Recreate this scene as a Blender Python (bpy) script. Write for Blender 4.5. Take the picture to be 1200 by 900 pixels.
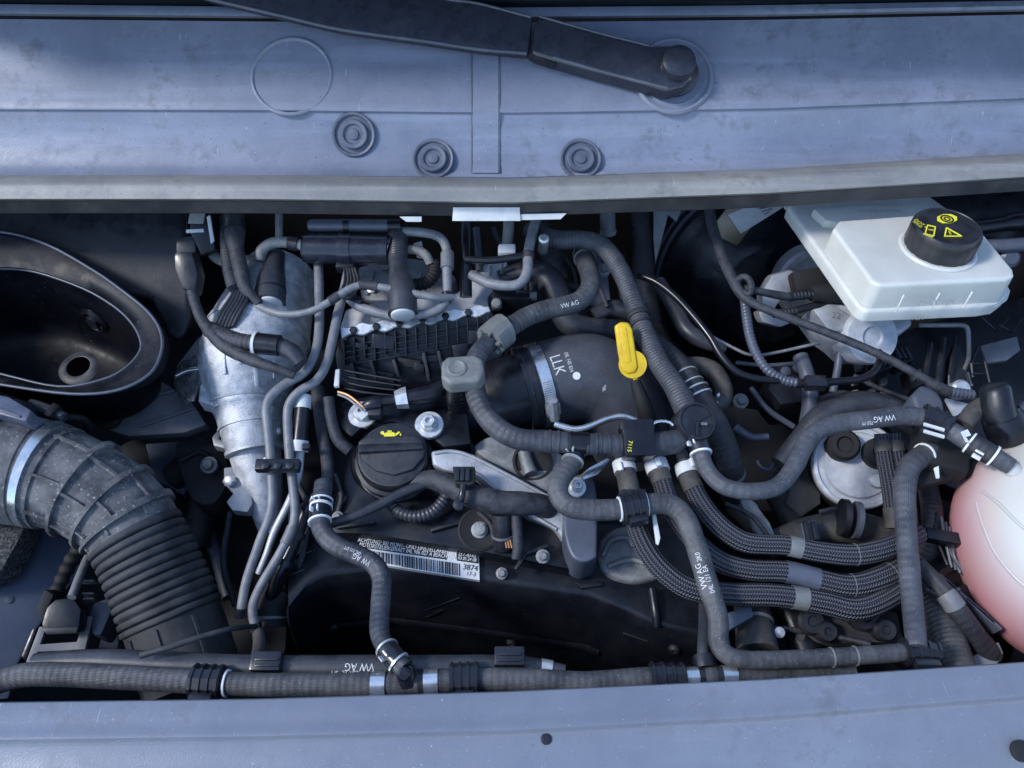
import bpy, bmesh, math, random
from mathutils import Vector, Matrix
from mathutils.bvhtree import BVHTree
random.seed(7)
R = math.radians
scene = bpy.context.scene
for o in list(bpy.data.objects): bpy.data.objects.remove(o)

# ------------------------------------------------------------------ camera
CAM = Vector((0, -0.45, 0.72)); PITCH = R(58); FPX = 942.0
cd = bpy.data.cameras.new('camera'); cam = bpy.data.objects.new('camera', cd)
scene.collection.objects.link(cam)
cam.location = CAM; cam.rotation_euler = (R(90) - PITCH, 0, 0)
cd.sensor_fit = 'HORIZONTAL'; cd.angle = 2 * math.atan(600 / FPX)
cd.clip_start = 0.02; cd.clip_end = 200
scene.camera = cam

# ------------------------------------------------------------------ sky, sun, exposure
SUN_EL, SUN_AZ = 46, 262          # degrees; azimuth clockwise from +Y
w = bpy.data.worlds.new('World'); scene.world = w; w.use_nodes = True
nt = w.node_tree; bg = nt.nodes['Background']
sky = nt.nodes.new('ShaderNodeTexSky'); sky.sky_type = 'NISHITA'; sky.sun_disc = False
sky.sun_elevation = R(SUN_EL); sky.sun_rotation = R(SUN_AZ)
sky.dust_density = .4; sky.air_density = 1.0; sky.ozone_density = 1.6
nt.links.new(sky.outputs[0], bg.inputs[0]); bg.inputs[1].default_value = 0.15
sl = bpy.data.lights.new('sun', 'SUN'); sl.energy = 1.3; sl.angle = R(10); sl.color = (1, .985, .965)
so = bpy.data.objects.new('sun', sl); scene.collection.objects.link(so)
so.location = (0, -1, 3)
sdir = Vector((math.sin(R(SUN_AZ)) * math.cos(R(SUN_EL)), math.cos(R(SUN_AZ)) * math.cos(R(SUN_EL)), math.sin(R(SUN_EL))))
so.rotation_euler = sdir.to_track_quat('Z', 'Y').to_euler()
vs = scene.view_settings
vs.view_transform = 'Standard'; vs.look = 'None'; vs.gamma = 1; vs.use_curve_mapping = False
vs.exposure = 1.25

# ------------------------------------------------------------------ pixel -> place
FW = Vector((0, math.cos(PITCH), -math.sin(PITCH))); UP = Vector((0, math.sin(PITCH), math.cos(PITCH))); RT = Vector((1, 0, 0))
def ray(px, py): return FW + RT * ((px - 600) / FPX) + UP * ((450 - py) / FPX)
def at(px, py, z=0.0):
    """point where the sight line through a photo pixel meets a height (number) or a plane (point, normal)"""
    d = ray(px, py)
    if isinstance(z, (int, float)): return CAM + d * ((z - CAM.z) / d.z)
    p, n = z; return CAM + d * ((p - CAM).dot(n) / d.dot(n))
def depth(p): return (p - CAM).dot(FW)
def proj(p):
    q = p - CAM; t = q.dot(FW)
    return 600 + FPX * q.dot(RT) / t, 450 - FPX * q.dot(UP) / t
def plane(px, py, z, n): return (at(px, py, z), Vector(n).normalized())

# ------------------------------------------------------------------ materials
MATS = {}
def nodes_mat(name):
    m = bpy.data.materials.new(name); m.use_nodes = True
    return m, m.node_tree, m.node_tree.nodes['Principled BSDF']
def mat(name, col, col2=None, rough=.5, rough2=None, metal=0, scale=60, bump=.0, bscale=400, detail=6, lo=.4, hi=.65,
        coat=0, sss=0, spec=.5, speck=None, speck_scale=700, speck_at=.68, dist=.002):
    m, t, b = nodes_mat(name); L = t.links
    tc = t.nodes.new('ShaderNodeTexCoord')
    n = t.nodes.new('ShaderNodeTexNoise'); n.inputs['Scale'].default_value = scale; n.inputs['Detail'].default_value = detail
    n.inputs['Roughness'].default_value = .65
    L.new(tc.outputs['Object'], n.inputs['Vector'])
    rp = t.nodes.new('ShaderNodeMapRange'); rp.inputs[1].default_value = lo; rp.inputs[2].default_value = hi
    L.new(n.outputs[0], rp.inputs[0])
    mx = t.nodes.new('ShaderNodeMix'); mx.data_type = 'RGBA'
    mx.inputs[6].default_value = (*col, 1); mx.inputs[7].default_value = (*(col2 or col), 1)
    L.new(rp.outputs[0], mx.inputs[0]); out = mx.outputs[2]
    if speck:
        n2 = t.nodes.new('ShaderNodeTexNoise'); n2.inputs['Scale'].default_value = speck_scale; n2.inputs['Detail'].default_value = 3
        L.new(tc.outputs['Object'], n2.inputs['Vector'])
        r2 = t.nodes.new('ShaderNodeMapRange'); r2.inputs[1].default_value = speck_at; r2.inputs[2].default_value = speck_at + .06
        L.new(n2.outputs[0], r2.inputs[0])
        m2 = t.nodes.new('ShaderNodeMix'); m2.data_type = 'RGBA'; m2.inputs[7].default_value = (*speck, 1)
        L.new(out, m2.inputs[6]); L.new(r2.outputs[0], m2.inputs[0]); out = m2.outputs[2]
    L.new(out, b.inputs['Base Color'])
    b.inputs['Metallic'].default_value = metal; b.inputs['Specular IOR Level'].default_value = spec
    if rough2 is not None:
        rr = t.nodes.new('ShaderNodeMapRange'); rr.inputs[3].default_value = rough; rr.inputs[4].default_value = rough2
        L.new(rp.outputs[0], rr.inputs[0]); L.new(rr.outputs[0], b.inputs['Roughness'])
    else: b.inputs['Roughness'].default_value = rough
    if coat: b.inputs['Coat Weight'].default_value = coat; b.inputs['Coat Roughness'].default_value = .15
    if sss:
        b.inputs['Subsurface Weight'].default_value = sss; b.inputs['Subsurface Radius'].default_value = (1, 1, 1); b.inputs['Subsurface Scale'].default_value = .01
    if bump:
        bn = t.nodes.new('ShaderNodeTexNoise'); bn.inputs['Scale'].default_value = bscale; bn.inputs['Detail'].default_value = 4
        L.new(tc.outputs['Object'], bn.inputs['Vector'])
        bp = t.nodes.new('ShaderNodeBump'); bp.inputs['Strength'].default_value = bump; bp.inputs['Distance'].default_value = dist
        L.new(bn.outputs[0], bp.inputs['Height']); L.new(bp.outputs[0], b.inputs['Normal'])
    MATS[name] = m; return m
def hose_mat(name, col, col2, rough=.55, weave=1.0, fu=520, fv=26, strength=.35, scale=45, lo=.38, hi=.7):
    """rubber hose: dusty mottling plus the wrapped-cloth pattern, laid along the hose's own length"""
    m = mat(name, col, col2, rough, scale=scale, lo=lo, hi=hi, speck=tuple(c * 1.9 for c in col2), speck_scale=560, speck_at=.65); t = m.node_tree; L = t.links; b = t.nodes['Principled BSDF']
    uv = t.nodes.new('ShaderNodeUVMap'); mp = t.nodes.new('ShaderNodeMapping'); mp.inputs['Scale'].default_value = (fu, fv, 1)
    L.new(uv.outputs[0], mp.inputs[0])
    sep = t.nodes.new('ShaderNodeSeparateXYZ'); L.new(mp.outputs[0], sep.inputs[0])
    def sn(a, sgn):
        ad = t.nodes.new('ShaderNodeMath'); ad.operation = 'MULTIPLY_ADD'; ad.inputs[1].default_value = sgn
        L.new(sep.outputs[1], ad.inputs[0]); L.new(sep.outputs[0], ad.inputs[2])
        s = t.nodes.new('ShaderNodeMath'); s.operation = 'SINE'; L.new(ad.outputs[0], s.inputs[0]); return s
    s1, s2 = sn(0, 6.283), sn(0, -6.283)
    ml = t.nodes.new('ShaderNodeMath'); ml.operation = 'MULTIPLY'; L.new(s1.outputs[0], ml.inputs[0]); L.new(s2.outputs[0], ml.inputs[1])
    nz = t.nodes.new('ShaderNodeTexNoise'); nz.inputs['Scale'].default_value = 900
    tc = t.nodes.new('ShaderNodeTexCoord'); L.new(tc.outputs['Object'], nz.inputs['Vector'])
    add = t.nodes.new('ShaderNodeMath'); add.operation = 'MULTIPLY_ADD'; add.inputs[1].default_value = weave
    L.new(ml.outputs[0], add.inputs[0]); L.new(nz.outputs[0], add.inputs[2])
    bp = t.nodes.new('ShaderNodeBump'); bp.inputs['Strength'].default_value = strength; bp.inputs['Distance'].default_value = .0008
    L.new(add.outputs[0], bp.inputs['Height']); L.new(bp.outputs[0], b.inputs['Normal'])
    return m
def braid_mat(name):
    m, t, b = nodes_mat(name); L = t.links
    uv = t.nodes.new('ShaderNodeUVMap'); sep = t.nodes.new('ShaderNodeSeparateXYZ'); L.new(uv.outputs[0], sep.inputs[0])
    def fn(op, a, bb=None, c=None):
        n = t.nodes.new('ShaderNodeMath'); n.operation = op
        for i, x in enumerate((a, bb, c)):
            if x is None: continue
            if isinstance(x, (int, float)): n.inputs[i].default_value = x
            else: L.new(x, n.inputs[i])
        return n.outputs[0]
    st = fn('SINE', fn('MULTIPLY', sep.outputs[1], 6.283 * 14))          # strands
    cr = fn('SINE', fn('ADD', fn('MULTIPLY', sep.outputs[0], 2600), fn('MULTIPLY', st, 1.4)))
    h = fn('MULTIPLY', fn('ADD', fn('MULTIPLY', st, .6), fn('MULTIPLY', cr, .5)), 1.0)
    k = fn('SMOOTH_MAX', 0, fn('MULTIPLY_ADD', h, .5, .35), .1)
    mx = t.nodes.new('ShaderNodeMix'); mx.data_type = 'RGBA'
    mx.inputs[6].default_value = (.005, .005, .008, 1); mx.inputs[7].default_value = (.105, .108, .135, 1)
    L.new(k, mx.inputs[0]); L.new(mx.outputs[2], b.inputs['Base Color']); b.inputs['Roughness'].default_value = .5
    bp = t.nodes.new('ShaderNodeBump'); bp.inputs['Strength'].default_value = .8; bp.inputs['Distance'].default_value = .0012
    L.new(h, bp.inputs['Height']); L.new(bp.outputs[0], b.inputs['Normal'])
    MATS[name] = m
mat('wiper_black', (.017, .020, .032), (.026, .030, .045), rough=.24, rough2=.42, scale=60, bump=.05, speck=(.16, .17, .19), speck_scale=900, speck_at=.68)
mat('valve_black', (.016, .018, .028), (.026, .028, .04), rough=.2, rough2=.34, scale=50, bump=.03)
mat('seal_under', (.045, .045, .052), (.075, .072, .075), rough=.5, rough2=.65, scale=30, bump=.06)
mat('plug_grey', (.075, .088, .125), (.10, .115, .155), rough=.4, rough2=.55, scale=80, bump=.1)
mat('dark_plastic', (.010, .011, .015), (.022, .023, .03), rough=.36, rough2=.55, scale=50, bump=.06)
mat('black_gloss', (.006, .0065, .010), (.010, .0108, .016), rough=.22, rough2=.38, scale=30, bump=.02, spec=.4)
mat('black_satin', (.006, .0065, .010), (.011, .012, .017), rough=.28, rough2=.48, scale=40, bump=.04, spec=.45, speck=(.05, .05, .055), speck_scale=600, speck_at=.70)
mat('black_matte', (.005, .005, .006), (.009, .009, .011), rough=.75, scale=40, bump=.1)
mat('bowl_dust_sheen', (.012, .013, .018), (.10, .105, .12), rough=.4, rough2=.7, scale=40, bump=.05, lo=.35, hi=.7)
mat('cover_black', (.004, .0048, .008), (.008, .009, .013), rough=.26, rough2=.42, scale=26, bump=.03, spec=.42, speck=(.03, .03, .033), speck_scale=500, speck_at=.70)
mat('rim_dark', (.004, .0045, .007), (.016, .017, .022), rough=.42, rough2=.65, scale=30, bump=.06, spec=.2, speck=(.12, .12, .13), speck_scale=300, speck_at=.68)
mat('bowl_black', (.003, .0035, .006), (.006, .0065, .010), rough=.34, rough2=.6, scale=22, bump=.03, spec=.1, speck=(.05, .052, .058), speck_scale=260, speck_at=.69)
mat('bay_dark', (.005, .0055, .008), (.016, .017, .021), rough=.8, scale=12, bump=.1)
mat('dusty_plastic', (.035, .037, .045), (.17, .17, .168), rough=.68, rough2=.85, scale=38, bump=.25, bscale=220, lo=.38, hi=.68, speck=(.22, .22, .215), speck_scale=260, speck_at=.62)
mat('dusty_dark', (.015, .016, .02), (.046, .047, .052), rough=.65, rough2=.8, scale=38, bump=.15, bscale=260)
mat('grey_plastic', (.13, .135, .15), (.20, .205, .215), rough=.5, scale=30, bump=.06)
mat('grey_cap', (.12, .125, .125), (.17, .175, .17), rough=.55, scale=90, bump=.05)
mat('slate', (.06, .07, .095), (.085, .095, .125), rough=.4, scale=30, bump=.08)
mat('paint_blue', (.055, .07, .11), (.075, .09, .135), rough=.38, rough2=.55, scale=16, bump=.03, speck=(.12, .13, .16), speck_scale=120, speck_at=.72)
mat('cast_alu', (.30, .31, .33), (.42, .43, .45), rough=.48, rough2=.62, metal=.55, scale=50, bump=.25, bscale=700)
mat('dirty_alu', (.16, .165, .17), (.30, .31, .32), rough=.5, rough2=.7, metal=.4, scale=40, bump=.3, bscale=500)
mat('heat_shield', (.36, .375, .40), (.60, .615, .64), rough=.5, rough2=.66, metal=.45, scale=70, bump=.35, bscale=700, speck=(.25, .26, .28), speck_scale=700, speck_at=.63, dist=.0015)
mat('bright_steel', (.62, .63, .64), (.74, .75, .76), rough=.22, rough2=.35, metal=.9, scale=90, bump=.02)
mat('zinc', (.5, .51, .52), (.66, .67, .66), rough=.35, rough2=.5, metal=.7, scale=120, bump=.08)
mat('pale_metal', (.40, .42, .46), (.56, .58, .61), rough=.4, rough2=.5, metal=.3, scale=60, bump=.05)
mat('white_plastic', (.48, .50, .50), (.58, .60, .60), rough=.45, scale=30, bump=.03)
mat('reservoir_white', (.49, .50, .475), (.56, .565, .53), rough=.38, rough2=.5, scale=14, bump=.06, bscale=300, sss=.5)
mat('print_white', (.62, .64, .66), (.74, .75, .76), rough=.6, scale=500)
mat('print_pale', (.30, .31, .33), (.62, .63, .64), rough=.6, scale=900, lo=.3, hi=.55)
mat('void_black', (.0008, .0008, .001), rough=1, spec=0)
mat('emboss', (.30, .33, .34), (.36, .38, .39), rough=.5)
mat('print_black', (.008, .008, .01), rough=.5)
mat('label_white', (.50, .52, .53), (.60, .61, .62), rough=.45, scale=80)
mat('yellow', (.62, .42, .004), (.52, .32, .01), rough=.42, rough2=.6, scale=70, bump=.03)
mat('yellow_print', (.72, .68, .04), (.78, .73, .06), rough=.5)
mat('gold_foil', (.20, .17, .12), (.26, .21, .14), rough=.35, metal=.6, scale=20)
mat('clip_black', (.010, .011, .016), (.016, .017, .024), rough=.25, rough2=.38, scale=60, bump=.03)
mat('tape', (.015, .016, .022), (.044, .046, .056), rough=.6, rough2=.75, scale=120, bump=.3, bscale=500)
mat('wire_grey', (.13, .135, .15), (.20, .205, .215), rough=.5, scale=70, bump=.08)
mat('brown_dust', (.03, .028, .027), (.08, .075, .07), rough=.75, scale=50, bump=.2)
mat('foam', (.02, .02, .022), (.10, .105, .11), rough=.9, scale=300, bump=.8, bscale=500, lo=.45, hi=.6)
mat('glass', (.008, .012, .016), (.012, .016, .02), rough=.08, rough2=.2, scale=10, coat=.3)
mat('copper', (.45, .22, .10), (.55, .3, .15), rough=.4, metal=.8)
mat('blue_cap', (.05, .058, .09), (.085, .095, .14), rough=.4, scale=60, bump=.08)
hose_mat('rubber', (.022, .025, .034), (.066, .070, .084), rough=.45)
hose_mat('rubber_dusty', (.032, .034, .040), (.092, .094, .100), rough=.52)
hose_mat('charge_rubber', (.05, .054, .066), (.075, .079, .09), rough=.36, strength=.05, weave=.1)
hose_mat('rubber_dark', (.013, .014, .019), (.034, .034, .040), rough=.5)
hose_mat('rubber_smooth', (.024, .026, .034), (.05, .052, .06), rough=.4, strength=.08, weave=.2)
hose_mat('rubber_grey', (.10, .105, .12), (.165, .17, .18), rough=.55, strength=.15, weave=.3)
hose_mat('rubber_ribbed', (.028, .031, .040), (.068, .071, .082), fu=900, fv=.01, strength=.6)
hose_mat('beige_hose', (.17, .17, .165), (.27, .27, .255), rough=.55, strength=.12, weave=.3)
hose_mat('brown_hose', (.03, .029, .031), (.072, .07, .07), fu=700, fv=.01, strength=.4)
hose_mat('tank_hose', (.036, .039, .050), (.080, .084, .098), fu=420, fv=20, rough=.46)
braid_mat('braid')
def tank_mat():
    m, t, b = nodes_mat('tank_white'); L = t.links
    tc = t.nodes.new('ShaderNodeTexCoord'); sep = t.nodes.new('ShaderNodeSeparateXYZ'); L.new(tc.outputs['Object'], sep.inputs[0])
    n = t.nodes.new('ShaderNodeTexNoise'); n.inputs['Scale'].default_value = 9; L.new(tc.outputs['Object'], n.inputs['Vector'])
    ad = t.nodes.new('ShaderNodeMath'); ad.operation = 'MULTIPLY_ADD'; ad.inputs[1].default_value = .03; L.new(n.outputs[0], ad.inputs[0]); L.new(sep.outputs[2], ad.inputs[2])
    mr = t.nodes.new('ShaderNodeMapRange'); mr.inputs[1].default_value = .170; mr.inputs[2].default_value = .092; L.new(ad.outputs[0], mr.inputs[0])
    mx = t.nodes.new('ShaderNodeMix'); mx.data_type = 'RGBA'; mx.inputs[6].default_value = (.47, .46, .435, 1); mx.inputs[7].default_value = (.56, .24, .275, 1)
    L.new(mr.outputs[0], mx.inputs[0])
    n3 = t.nodes.new('ShaderNodeTexNoise'); n3.inputs['Scale'].default_value = 14; n3.inputs['Detail'].default_value = 5; L.new(tc.outputs['Object'], n3.inputs['Vector'])
    r3 = t.nodes.new('ShaderNodeMapRange'); r3.inputs[1].default_value = .50; r3.inputs[2].default_value = .72; r3.inputs[4].default_value = .5; L.new(n3.outputs[0], r3.inputs[0])
    m3 = t.nodes.new('ShaderNodeMix'); m3.data_type = 'RGBA'; m3.inputs[7].default_value = (.46, .38, .24, 1)
    L.new(r3.outputs[0], m3.inputs[0]); L.new(mx.outputs[2], m3.inputs[6]); L.new(m3.outputs[2], b.inputs['Base Color'])
    b.inputs['Roughness'].default_value = .4; b.inputs['Subsurface Weight'].default_value = .3; b.inputs['Subsurface Radius'].default_value = (1, .6, .6); b.inputs['Subsurface Scale'].default_value = .015
    bn = t.nodes.new('ShaderNodeTexNoise'); bn.inputs['Scale'].default_value = 60; L.new(tc.outputs['Object'], bn.inputs['Vector'])
    bp = t.nodes.new('ShaderNodeBump'); bp.inputs['Strength'].default_value = .12; bp.inputs['Distance'].default_value = .002
    L.new(bn.outputs[0], bp.inputs['Height']); L.new(bp.outputs[0], b.inputs['Normal'])
    MATS['tank_white'] = m
tank_mat()

def panel_mat(name, c1, c2, stain, r1, r2, spots=.62, streak=(3, 40, 40)):
    """sun-bleached plastic: pale and dark mottling, run-off streaks, dark grime spots, pale dust, fine scratches"""
    m, t, b = nodes_mat(name); L = t.links; tc = t.nodes.new('ShaderNodeTexCoord')
    def noise(scale, det=6, rough=.6, mapping=None):
        n = t.nodes.new('ShaderNodeTexNoise'); n.inputs['Scale'].default_value = scale; n.inputs['Detail'].default_value = det; n.inputs['Roughness'].default_value = rough
        src = tc.outputs['Object']
        if mapping:
            mp = t.nodes.new('ShaderNodeMapping'); mp.inputs['Scale'].default_value = mapping; L.new(src, mp.inputs[0]); src = mp.outputs[0]
        L.new(src, n.inputs['Vector']); return n.outputs[0]
    def rng_(x, a, c, lo=0, hi=1):
        r = t.nodes.new('ShaderNodeMapRange'); r.inputs[1].default_value = a; r.inputs[2].default_value = c; r.inputs[3].default_value = lo; r.inputs[4].default_value = hi; L.new(x, r.inputs[0]); return r.outputs[0]
    def mixc(f, a, c):
        x = t.nodes.new('ShaderNodeMix'); x.data_type = 'RGBA'
        for s_, v in ((6, a), (7, c)):
            if isinstance(v, tuple): x.inputs[s_].default_value = (*v, 1)
            else: L.new(v, x.inputs[s_])
        L.new(f, x.inputs[0]); return x.outputs[2]
    def mul(a, c):
        x = t.nodes.new('ShaderNodeMath'); x.operation = 'MULTIPLY'
        for i_, v in enumerate((a, c)):
            if isinstance(v, (int, float)): x.inputs[i_].default_value = v
            else: L.new(v, x.inputs[i_])
        return x.outputs[0]
    big = noise(7, 8, .7); mid = noise(45, 8, .7); fine = noise(260, 4, .6); run = noise(1, 6, .6, streak)
    col = mixc(rng_(big, .35, .65), c1, c2)
    col = mixc(rng_(run, .52, .75, 0, .45), col, tuple(c * 1.45 for c in c2))
    grime = mul(rng_(mid, .5, .64), rng_(big, .45, .62)); col = mixc(mul(grime, .5), col, stain)
    col = mixc(rng_(fine, spots, spots + .05, 0, .8), col, stain)
    col = mixc(rng_(noise(420, 3), .69, .73, 0, .7), col, (.42, .44, .48))
    sc = noise(1, 2, .5, (500, 14, 60)); col = mixc(rng_(sc, .74, .77, 0, .6), col, (.40, .43, .50))
    L.new(col, b.inputs['Base Color'])
    L.new(rng_(mid, .35, .65, r1, r2), b.inputs['Roughness'])
    bp = t.nodes.new('ShaderNodeBump'); bp.inputs['Strength'].default_value = .2; bp.inputs['Distance'].default_value = .0012
    L.new(noise(700, 4), bp.inputs['Height']); L.new(bp.outputs[0], b.inputs['Normal']); MATS[name] = m
panel_mat('panel', (.122, .143, .20), (.185, .21, .277), (.06, .068, .085), .30, .55, .66)
panel_mat('panel_front', (.128, .146, .19), (.165, .184, .232), (.09, .10, .12), .28, .5, .68, (2, 12, 12))
panel_mat('seal_rubber', (.13, .135, .14), (.23, .23, .22), (.07, .07, .075), .42, .6, .68, (1.2, 90, 90))
# ------------------------------------------------------------------ objects
def link(name, me, m, parent=None, sharp=40):
    o = bpy.data.objects.new(name, me); scene.collection.objects.link(o)
    if not me.materials: me.materials.append(MATS[m])
    if len(me.polygons):
        me.polygons.foreach_set('use_smooth', [True] * len(me.polygons)); me.set_sharp_from_angle(angle=R(sharp))
    if parent: o.parent = parent
    return o
def mesh(name, v, f, m, parent=None, sharp=40):
    me = bpy.data.meshes.new(name); me.from_pydata([tuple(x) for x in v], [], f); me.update()
    return link(name, me, m, parent, sharp)
def bm_obj(name, bm, m, parent=None, sharp=40):
    bmesh.ops.recalc_face_normals(bm, faces=bm.faces)
    me = bpy.data.meshes.new(name); bm.to_mesh(me); bm.free()
    return link(name, me, m, parent, sharp)
def empty(name):
    o = bpy.data.objects.new(name, None); scene.collection.objects.link(o); o.empty_display_size = .02; return o
def tag(o, label, cat, group=None):
    o['label'] = label; o['category'] = cat
    if group: o['group'] = group
    return o
def structure(o, label=None):
    o['kind'] = 'structure'
    if label: o['label'] = label
    return o

# ---- sweeps
def catmull(P, per=8):
    out = []; n = len(P)
    for i in range(n - 1):
        p0 = P[max(i - 1, 0)]; p1 = P[i]; p2 = P[i + 1]; p3 = P[min(i + 2, n - 1)]
        if i == 0: p0 = [2 * a - b for a, b in zip(p1, p2)]
        if i == n - 2: p3 = [2 * a - b for a, b in zip(p2, p1)]
        for k in range(per):
            t = k / per; t2 = t * t; t3 = t2 * t
            out.append([.5 * (2 * b + (c - a) * t + (2 * a - 5 * b + 4 * c - d) * t2 + (3 * b - a - 3 * c + d) * t3) for a, b, c, d in zip(p0, p1, p2, p3)])
    out.append(list(P[-1])); return out
PATH = {}
def make_path(pts, w, z=None, step=.004, wob=0):
    """photo points (px, py[, height[, width]]) -> evenly spaced samples [pos, radius, arc length]"""
    Q = []; cz, cw = z or 0, w
    for p in pts:
        if len(p) > 2 and p[2] is not None: cz = p[2]
        if len(p) > 3: cw = p[3]
        a = at(p[0], p[1], cz); Q.append([a.x, a.y, a.z, cw * .5 * depth(a) / FPX])
    S = catmull(Q, 12); L = [0]
    for a, b in zip(S, S[1:]): L.append(L[-1] + (Vector(b[:3]) - Vector(a[:3])).length)
    n = max(3, int(L[-1] / step)); out = []; j = 0
    for i in range(n + 1):
        s = L[-1] * i / n
        while j < len(L) - 2 and L[j + 1] < s: j += 1
        t = (s - L[j]) / max(1e-9, L[j + 1] - L[j])
        q = [a + (b - a) * t for a, b in zip(S[j], S[j + 1])]
        out.append([Vector(q[:3]), q[3], s])
    if wob:
        ph = random.random() * 9
        for q in out: q[1] *= 1 + wob * (math.sin(q[2] * 90 + ph) + math.sin(q[2] * 217 + ph * 2)) * .5
    return frames(out)
def frames(S):
    n = len(S); T = []
    for i in range(n):
        d = S[min(i + 1, n - 1)][0] - S[max(i - 1, 0)][0]; T.append(d.normalized())
    a = Vector((0, 0, 1)); a = (a - T[0] * a.dot(T[0]))
    if a.length < .1: a = Vector((0, 1, 0)) - T[0] * T[0].y
    a.normalize(); F = []
    for i in range(n):
        a = (a - T[i] * a.dot(T[i])).normalized(); F.append((T[i], a, T[i].cross(a)))
    return [(S[i][0], S[i][1], S[i][2], *F[i]) for i in range(n)]
def sweep_mesh(name, S, m, parent=None, sides=14, rf=None, caps=True, sharp=50, grow=0, dome=False):
    V, Fc, UV = [], [], []
    rows = []
    for (p, r, s, t, a, b) in S: rows.append((p, r + grow, s, a, b, t))
    if dome:
        for e, sg in ((0, -1), (-1, 1)):
            p, r, s, a, b, t = rows[e]; ex = [(p + t * sg * r * .45 * math.sin(k), r * math.cos(k), s, a, b, t) for k in (.45, .9, 1.3)]
            rows = (ex[::-1] + rows) if sg < 0 else rows + ex
    for (p, r, s, a, b, t) in rows:
        for j in range(sides):
            th = 2 * math.pi * j / sides; rr = r * (rf(s, th) if rf else 1)
            V.append(p + a * (math.cos(th) * rr) + b * (math.sin(th) * rr))
    n = len(rows)
    for i in range(n - 1):
        for j in range(sides):
            k = (j + 1) % sides
            Fc.append((i * sides + j, i * sides + k, (i + 1) * sides + k, (i + 1) * sides + j))
            UV += [(rows[i][2], j / sides), (rows[i][2], (j + 1) / sides), (rows[i + 1][2], (j + 1) / sides), (rows[i + 1][2], j / sides)]
    if caps:
        for base, rev in ((0, True), ((n - 1) * sides, False)):
            f = [base + j for j in range(sides)]
            Fc.append(tuple(f[::-1] if rev else f)); UV += [(rows[0 if rev else -1][2], 0)] * sides
    me = bpy.data.meshes.new(name); me.from_pydata([tuple(v) for v in V], [], Fc); me.update()
    uvl = me.uv_layers.new(name='UVMap'); uvl.data.foreach_set('uv', [c for q in UV for c in q])
    o = link(name, me, m, parent, sharp); PATH[o.name] = S; return o
def tube(name, pts, wd, m, z=None, parent=None, sides=14, rf=None, step=.004, dome=False, wob=.01, caps=True, sharp=50):
    return sweep_mesh(name, make_path(pts, wd, z, step, wob), m, parent, sides, rf, caps, sharp, 0, dome)
def corr(period, amp): return lambda s, th: 1 + amp * math.sin(2 * math.pi * s / period)
def conduit(name, pts, wd, m='rubber_smooth', z=None, parent=None, period=.0042, amp=.09):
    return tube(name, pts, wd, m, z, parent, 12, corr(period, amp), period / 5, wob=0, sharp=80)
def near(o, px, py):
    S = PATH[o.name]; return min(range(len(S)), key=lambda i: (proj(S[i][0])[0] - px) ** 2 + (proj(S[i][0])[1] - py) ** 2)
def sub(S, s0, s1, n=6):
    out = []
    for k in range(n + 1):
        s = s0 + (s1 - s0) * k / n
        if s <= S[0][2]: q = S[0]; out.append((q[0] + q[3] * (s - q[2]), q[1], s, *q[3:])); continue
        if s >= S[-1][2]: q = S[-1]; out.append((q[0] + q[3] * (s - q[2]), q[1], s, *q[3:])); continue
        i = next(i for i in range(len(S) - 1) if S[i + 1][2] >= s)
        t = (s - S[i][2]) / max(1e-9, S[i + 1][2] - S[i][2]); A, B = S[i], S[i + 1]
        out.append((A[0].lerp(B[0], t), A[1] + (B[1] - A[1]) * t, s, A[3].lerp(B[3], t).normalized(), A[4].lerp(B[4], t).normalized(), A[5].lerp(B[5], t).normalized()))
    return out
def band(o, px, py, ln=.008, grow=.0012, m='bright_steel', name='clamp', sides=20, parent=None, off=0):
    S = PATH[o.name]; s = S[near(o, px, py)][2] + off
    return sweep_mesh(name, sub(S, s - ln / 2, s + ln / 2, 3), m, parent or o, sides, None, True, 30, grow)
def cam_angle(q):
    v = (CAM - q[0]).normalized(); return math.atan2(v.dot(q[5]), v.dot(q[4]))
def spring(o, px, py, ln=.016, m='zinc', grow=.0012, dark='clip_black'):
    """spring band clamp: a dark band between two bright edges, with its two raised tangs"""
    c = band(o, px, py, ln, grow, dark, 'spring_clamp')
    S = PATH[o.name]; s = S[near(o, px, py)][2]
    for e in (-1, 1): sweep_mesh('clamp_edge', sub(S, s + e * ln / 2 - .0009, s + e * ln / 2 + .0009, 2), m, c, 20, None, True, 30, grow + .0008)
    q = sub(S, s, s, 1)[0]; th = cam_angle(q) + .5
    for e in (-1, 1):
        d = q[4] * math.cos(th + e * .25) + q[5] * math.sin(th + e * .25); tt = q[3]
        box('clamp_tang', q[0] + d * (q[1] + .003), (ln * .35, .0015, .005), Matrix((tt, d.cross(tt), d)).transposed(), m, c, .0004)
    return c
def clip(o, px, py, ln=.02, grow=.003, m='clip_black', name='clip'):
    """moulded plastic hose clip: square-backed saddle with ribs and a latch"""
    c = band(o, px, py, ln, grow, m, name, 10)
    S = PATH[o.name]; s = S[near(o, px, py)][2]
    for k in (-.42, -.14, .14, .42): sweep_mesh('clip_rib', sub(S, s + ln * k - .0011, s + ln * k + .0011, 2), m, c, 10, None, True, 30, grow + .0014)
    q = sub(S, s, s, 1)[0]; th = cam_angle(q) + .9
    d = q[4] * math.cos(th) + q[5] * math.sin(th)
    box('clip_latch', q[0] + d * (q[1] + grow + .003), (ln * .7, .008, .007), Matrix((q[3], d.cross(q[3]), d)).transposed(), m, c, .001)
    return c

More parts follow.
